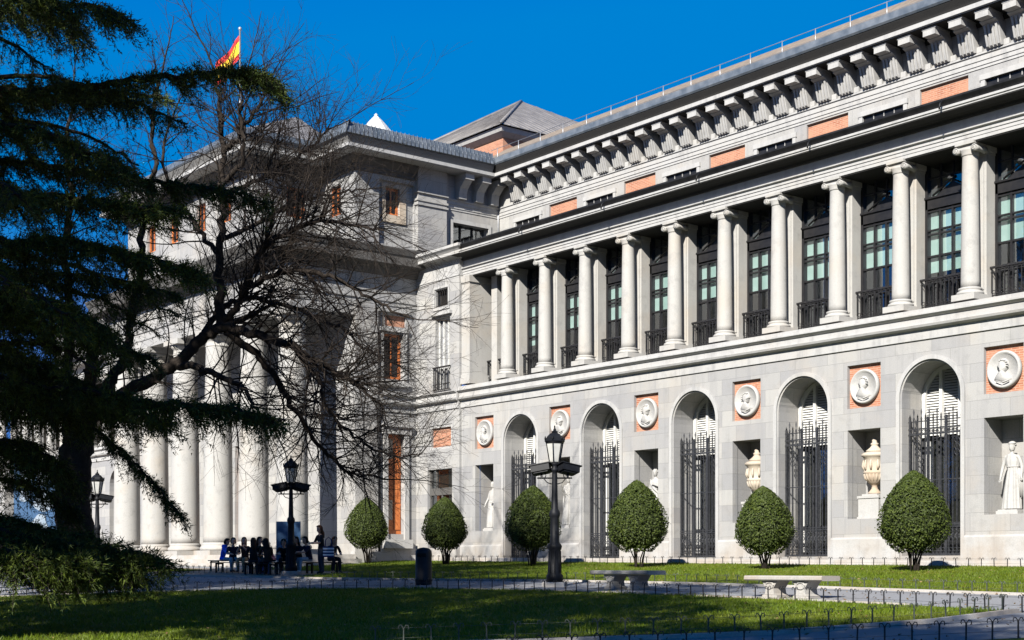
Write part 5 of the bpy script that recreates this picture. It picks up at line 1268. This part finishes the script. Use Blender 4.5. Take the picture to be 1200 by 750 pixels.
for i, (x, y, top, rad, semi, n) in enumerate([(-11,-41.5,20,4.8,4.5,7000),(-18.8,-41,20.5,5.2,5,8500),(-24.8,-42,20.5,5,5,2800),(-38.8,-29.6,18.0,4.6,5.5,7000),(-43.5,-29.8,18.0,4.6,5.5,8000),(-10,-45,26,5,5,7500),(-17.7,-45,26.5,5.5,5.5,8500),(-25.5,-46,26,5.5,6,2000),(-38.5,-35.3,24,5.0,5.5,7000),(-31.5,-35.5,24,5.0,5.5,8500),(-3.5,-44,18.5,4.2,4.5,6500),(1.0,-46.5,22.5,4.4,4.5,7000)]):
    round_tree('broadleaf_tree', x, y, top, rad, semi, 'broad-crowned tree outside the picture, shading the foreground lawn', 40+i, G_, n)

# ------------------------------------------------------------------ people
def cloth(n, c, k=1.3): return make_plain(n, c, tuple(min(1, q*k) for q in c), .85, 0, .2, 14)
SKIN = make_plain('skin', (.42,.24,.17), (.50,.30,.22), .55, 0, .4, 20)
def person(x, y, rz, label, top, legs, hair, sit=True, lean=.15, shoes=(.02,.02,.02), longhair=True, look=0.0, nod=.15, arms='lap', hood=False, seat=.43):
    t = empty('person', (x, y, gz(x, y)), label, 'person', None, rz)
    J = []; E_ = []
    def j(px, py, pz, r, par=None):
        J.append((Vector((px, py, pz)), r)); i = len(J)-1
        if par is not None: E_.append((par, i))
        return i
    hz = seat+.12 if sit else .93
    pel = j(0, 0, hz, (.155,.125)); n_seg = {}
    def seg(kind, a, b): n_seg[(a, b)] = kind
    up = lambda q: (0, -math.sin(lean)*q, hz+math.cos(lean)*q)
    w_ = j(*up(.17), (.13,.10), pel); c_ = j(*up(.36), (.16,.115), w_); nk = j(*up(.53), .052, c_); hd = j(up(.58)[0], up(.58)[1]-.01, up(.58)[2], .052, nk)
    for s in (-1, 1):
        u = up(.46); sh = j(s*.185, u[1], u[2], .068, c_)
        if arms == 'lap': e = j(s*.25, u[1]-.10, u[2]-.25, .05, sh); h_ = j(s*.12, u[1]-.33, u[2]-.26, .034, e); d = Vector((-s*.3,-1,-.25))
        elif arms == 'raised': e = j(s*.25, u[1]-.14, u[2]-.22, .05, sh); h_ = j(s*.10, u[1]-.28, u[2]-.04, .034, e); d = Vector((-s*.3,-.3,.9))
        elif arms == 'knees': e = j(s*.24, u[1]-.20, u[2]-.22, .05, sh); h_ = j(s*.15, u[1]-.42, u[2]-.20, .034, e); d = Vector((-s*.2,-1,-.3))
        else: e = j(s*.24, u[1]+.02, u[2]-.28, .05, sh); h_ = j(s*.25, u[1]-.06, u[2]-.53, .034, e); d = Vector((0,-.2,-1))
        hand(J, E_, h_, J[h_][0], d, Vector((1,0,0)) if arms != 'side' else Vector((0,1,0)), s)
        hp = j(s*.095, -.02, hz-.02, .105, pel)
        if sit: kn = j(s*.12, -.44, seat+.09, .075, hp); an_ = j(s*.12, -.46+random.uniform(-.08,.12), .09, .045, kn)
        else: kn = j(s*.10, -.03, .50, .072, hp); an_ = j(s*.10, .01, .09, .045, kn)
        ft = j(s*.13, J[an_][0].y-.15, .04, (.042,.032), an_)
    Jp = [q[0] for q in J]
    def kind(k, tt, c):
        a, b = E_[k]
        if b in (hd,) or (b == nk and tt > .8): return 2
        r = J[b][1]; r = r if not hasattr(r, '__len__') else r[0]
        if r < .035 and c[2] > .2: return 2
        if abs(r-.042) < 1e-6: return 3
        if c[2] < hz-.02 or (sit and c[1] < -.16 and c[2] < seat+.2 and r in (.075,.045)): return 1
        return 0
    me = skin_mesh('body', J, E_, kind, [top, legs, SKIN, cloth('shoe leather', shoes)])
    hp_ = Vector(up(.70)); hl = Matrix.Translation(hp_) @ Matrix.Rotation(look, 4, 'Z') @ Matrix.Rotation(nod, 4, 'X')
    join_into(me, head_mesh(SKIN), hl, 2); link(bpy.data.objects.new('body', me), t)
    hr_ = MB(); n = 16; vs = []; fs = []
    rows = [(.135,.02),(.125,.055),(.10,.082),(.06,.096),(.02,.100),(-.03,.100),(-.08,.096)]+([(-.16,.10),(-.25,.09),(-.34,.07)] if longhair else [(-.10,.07)])
    for i, (z, r) in enumerate(rows):
        for k in range(n+1):
            a = (-.02 if z > .07 else .12 if z > 0 else .42)*0+math.pi*(k/n)*1.0
            wrap = 1.25 if z > .06 else 1.06 if z > -.1 else .95
            a = math.pi/2+(a-math.pi/2)*wrap*(1.35 if z > .08 else 1)
            wv = 1+.05*math.sin(k*2.3+i)
            vs.append((r*.92*math.cos(a)*wv, (r*1.08*math.sin(a))*wv+.012+(.02 if z < -.1 else 0), z))
    for i in range(len(rows)-1):
        for k in range(n): fs.append((i*(n+1)+k, i*(n+1)+k+1, (i+1)*(n+1)+k+1, (i+1)*(n+1)+k))
    hr_.add(vs, fs, True); o = hr_.build('hair', hair, t, recalc=False); o.matrix_local = hl
    md = o.modifiers.new('thick', 'SOLIDIFY'); md.thickness = .022; md.offset = -.5
    if hood:
        h2 = MB().lathe([(.05,-.10),(.115,-.07),(.125,-.02),(.09,.03),(.05,.04)], (0,.07,0), 14); o = h2.build('hood', top, t); o.location = up(.56)
    return t
H_BLACK = cloth('black hair', (.010,.008,.007)); H_BROWN = cloth('brown hair', (.05,.022,.012)); H_RED = cloth('auburn hair', (.09,.03,.012))
C_BLUE = cloth('bright blue hoodie', (.02,.10,.62)); C_DARK = cloth('black jacket', (.010,.010,.012)); C_NAVY = cloth('navy jacket', (.010,.013,.03)); C_GREEN = cloth('dark green coat', (.020,.026,.010)); C_GREY = cloth('grey sweater', (.18,.18,.19)); C_PINK = cloth('pink top', (.45,.20,.24)); C_BROWN = cloth('brown coat', (.035,.018,.012))
L_JEAN = cloth('light jeans', (.22,.28,.33)); L_DARK = cloth('dark trousers', (.012,.013,.018)); L_NAVY = cloth('dark jeans', (.02,.03,.05)); L_TAN = cloth('tan trousers', (.22,.16,.10))
def park_bench(x, y, L, rz, label):
    t = empty('wooden_bench', (x, y, gz(x, y)), label, 'bench', None, rz); s = MB()
    for k in range(4): s.box(-L/2, L/2, -.20+k*.105, -.12+k*.105, .385, .42)
    s.build('seat', M['bark'], t)
    for sx in (-L*.42, 0, L*.42):
        l = MB(); l.box(sx-.03, sx+.03, -.18, -.12, 0, .384); l.box(sx-.03, sx+.03, .12, .18, 0, .384); l.box(sx-.028, sx+.028, -.121, .121, .33, .383); l.build('leg', M['cast'], t)
F = R(52)
def spot(px, d): q = at(px, 664.5, d); return q.x, q.y
b0, b1 = Vector(spot(258, 56.6)), Vector(spot(326, 53.6)); mid = (b0+b1)/2; an_b = math.atan2((b1-b0).y, (b1-b0).x)
park_bench(mid.x, mid.y, (b1-b0).length+.9, an_b, 'dark wooden bench under the left group of seated people')
c0, c1 = Vector(spot(336, 53.0)), Vector(spot(390, 52.0)); mid2 = (c0+c1)/2; an_c = math.atan2((c1-c0).y, (c1-c0).x)
park_bench(mid2.x, mid2.y, (c1-c0).length+.6, an_c, 'dark wooden bench under the right group of seated people')
def on(px, d): x, y = spot(px, d); return x, y
x, y = on(260, 56.5); person(x, y, F+1.25, 'person in a bright blue hoodie sitting in profile at the left end', C_BLUE, L_JEAN, H_BLACK, lean=.35, longhair=False, hood=True, nod=.35, arms='knees')
x, y = on(273, 55.9); person(x, y, F+.3, 'black-haired person in a dark jacket and light jeans beside the blue hoodie', C_NAVY, L_JEAN, H_BLACK, lean=.2, longhair=False, arms='lap')
x, y = on(287, 55.3); person(x, y, F-.2, 'person with long auburn hair and a brown coat in the left group', C_BROWN, L_TAN, H_RED, lean=.12, look=.4, arms='raised')
x, y = on(304, 54.6); person(x, y, F+.4, 'person with long brown hair and dark green coat sitting upright', C_GREEN, L_NAVY, H_BROWN, lean=.1, look=.7)
x, y = on(320, 53.8); person(x, y, F-.7, 'person in a pink top bending forward, dark hair falling over the face', C_PINK, L_DARK, H_BLACK, lean=.65, nod=.6, arms='knees')
x, y = on(333, 53.2); person(x, y, F+.1, 'person in black sitting low just left of the lamp post', C_DARK, L_DARK, H_BLACK, lean=.55, nod=.5, arms='knees', longhair=False)
x, y = on(350, 52.8); person(x, y, F-.5, 'person in black sitting just right of the lamp post', C_DARK, L_NAVY, H_BLACK, lean=.25, nod=.3, shoes=(.5,.5,.5))
x, y = on(363, 52.4); person(x, y, F-.9, 'person in a navy jacket and jeans with pale shoes, facing left', C_NAVY, L_JEAN, H_BLACK, lean=.3, shoes=(.55,.54,.5), arms='knees', longhair=False)
x, y = on(388, 51.9); person(x, y, F+.6, 'person in dark clothes sitting at the right end of the bench', C_DARK, L_DARK, H_BROWN, lean=.4, nod=.4)
x, y = on(377, 51.2); person(x, y, F-1.0, 'standing person with long brown hair and a dark jacket, facing left', C_DARK, L_NAVY, H_BROWN, sit=False, lean=.14, nod=.25, arms='lap')
d0, d1 = Vector(spot(295, 53.2)), Vector(spot(317, 52.3)); mid3 = (d0+d1)/2; park_bench(mid3.x, mid3.y, (d1-d0).length+.7, math.atan2((d1-d0).y, (d1-d0).x), 'dark wooden bench in front, carrying two people with their backs turned')
x, y = on(297, 53.1); person(x, y, F+math.pi+.2, 'person with brown hair and black jacket, back turned, left of two on the front bench', C_DARK, L_NAVY, H_BROWN, lean=.2)
x, y = on(314, 52.4); person(x, y, F+math.pi+.5, 'person in a brown coat, back turned, right of two on the front bench', C_BROWN, L_DARK, H_BLACK, lean=.35, nod=.3)
# bags
x, y = on(311, 53.6); t = empty('backpack', (x, y, gz(x, y)+.0), 'lavender backpack standing at the feet of the seated people', 'backpack', None, F)
LAV = cloth('lavender cloth', (.30,.27,.62)); b = MB(); b.lathe([(.12,0),(.17,.05),(.18,.20),(.16,.36),(.09,.45),(.0,.47)], (0,0,0), 14, sy=.62); bo = b.build('body', LAV, t)
MB().lathe([(.10,.08),(.13,.12),(.13,.24),(.08,.29)], (0,-.06,0), 12, sy=.6).build('pocket', LAV, t)
for s in (-1, 1): MB().tube([(s*.08,.09,.40),(s*.10,.16,.28),(s*.09,.10,.08)], .018, 5).build('strap', LAV, t)
x, y = on(385, 50.9); t = empty('bag', (x, y, gz(x, y)+.62), 'blue and white striped bag hanging beside the standing person', 'bag', None, F)
STR1 = cloth('navy canvas', (.02,.03,.10)); STR2 = cloth('white canvas', (.62,.64,.68), 1.1)
b = MB()
for k in range(7): b.mat = k % 2; b.box(-.19, .19, -.07, .07, .055*k, .055*k+.055)
b.build('body', [STR1, STR2], t)
for s in (-1, 1): MB().tube([(-.12,s*.05,.385),(-.10,s*.04,.62),(0,s*.03,.72),(.10,s*.04,.62),(.12,s*.05,.385)], .014, 5).build('handle', STR1, t)
# blue boards
NBLUE = make_plain('blue printed board', (.010,.050,.12), (.016,.07,.16), .5, 0, .4, 2); WPR = make_plain('pale print', (.16,.21,.26), (.24,.28,.33), .5, 0, .4, 2)
x, y = on(338, 58.5); t = empty('information_panel', (x, y, gz(x, y)), 'blue information panel standing behind the lamp post and seated people', 'sign', None, F)
MB().box(-.50, .50, -.03, .03, .35, 1.95).build('board', NBLUE, t)
for s in (-.44, .44): MB().box(s-.03, s+.03, .031, .08, 0, 1.9).build('post', M['steel'], t)
x, y = on(42, 62); t = empty('banner', (x, y, gz(x, y)), 'tall blue and white banner glimpsed behind the cedar', 'banner', None, F)
MB().box(-.95, .95, -.03, .03, 1.3, 4.9).build('panel', NBLUE, t)
b = MB()
for k, (u, v, r) in enumerate(((-.35,4.3,.28),(.3,4.2,.32),(-.5,3.4,.22),(.35,3.2,.42),(.2,2.2,.34),(-.3,2.0,.2))): b.prism([(u+r*math.cos(q)*(1+.25*math.sin(3*q+k)), v+r*1.2*math.sin(q)) for q in np.linspace(0, 6.283, 18, endpoint=False)], 'y', -.045, -.031)
b.build('print', WPR, t)
for s in (-.9, .9): MB().tube([(s,.07,0),(s,.07,5.0)], .04, 8).build('post', M['steel'], t)

# fallen leaves
rg = np.random.default_rng(77); n = 5200
LP = np.column_stack([rg.uniform(-52, -10, n), rg.uniform(-29, -1.3, n)]); k = len(LP); zz = -.12+.045*LP[:,1]-.009*LP[:,0]+rg.uniform(.012, .05, k)
an_ = rg.uniform(0, 6.28, k); sz = rg.uniform(.02, .045, k); tl = rg.uniform(-.02, .02, (k, 4))
V = np.zeros((k, 4, 3))
for q in range(4):
    V[:,q,0] = LP[:,0]+np.cos(an_+q*math.pi/2)*sz*(1 if q % 2 == 0 else .55); V[:,q,1] = LP[:,1]+np.sin(an_+q*math.pi/2)*sz*(1 if q % 2 == 0 else .55); V[:,q,2] = zz+tl[:,q]
M['litter'] = make_leaf_mat('dry leaves', (.10,.055,.025), (.24,.17,.08), (.16,.09,.04), .8, .2, .1, 2)
o = raw_mesh('fallen_leaves', V.reshape(-1, 3), np.arange(4*k).reshape(-1, 4), M['litter']); tag(o, 'dry brown leaves scattered over lawns and paths', 'leaves', kind='stuff')
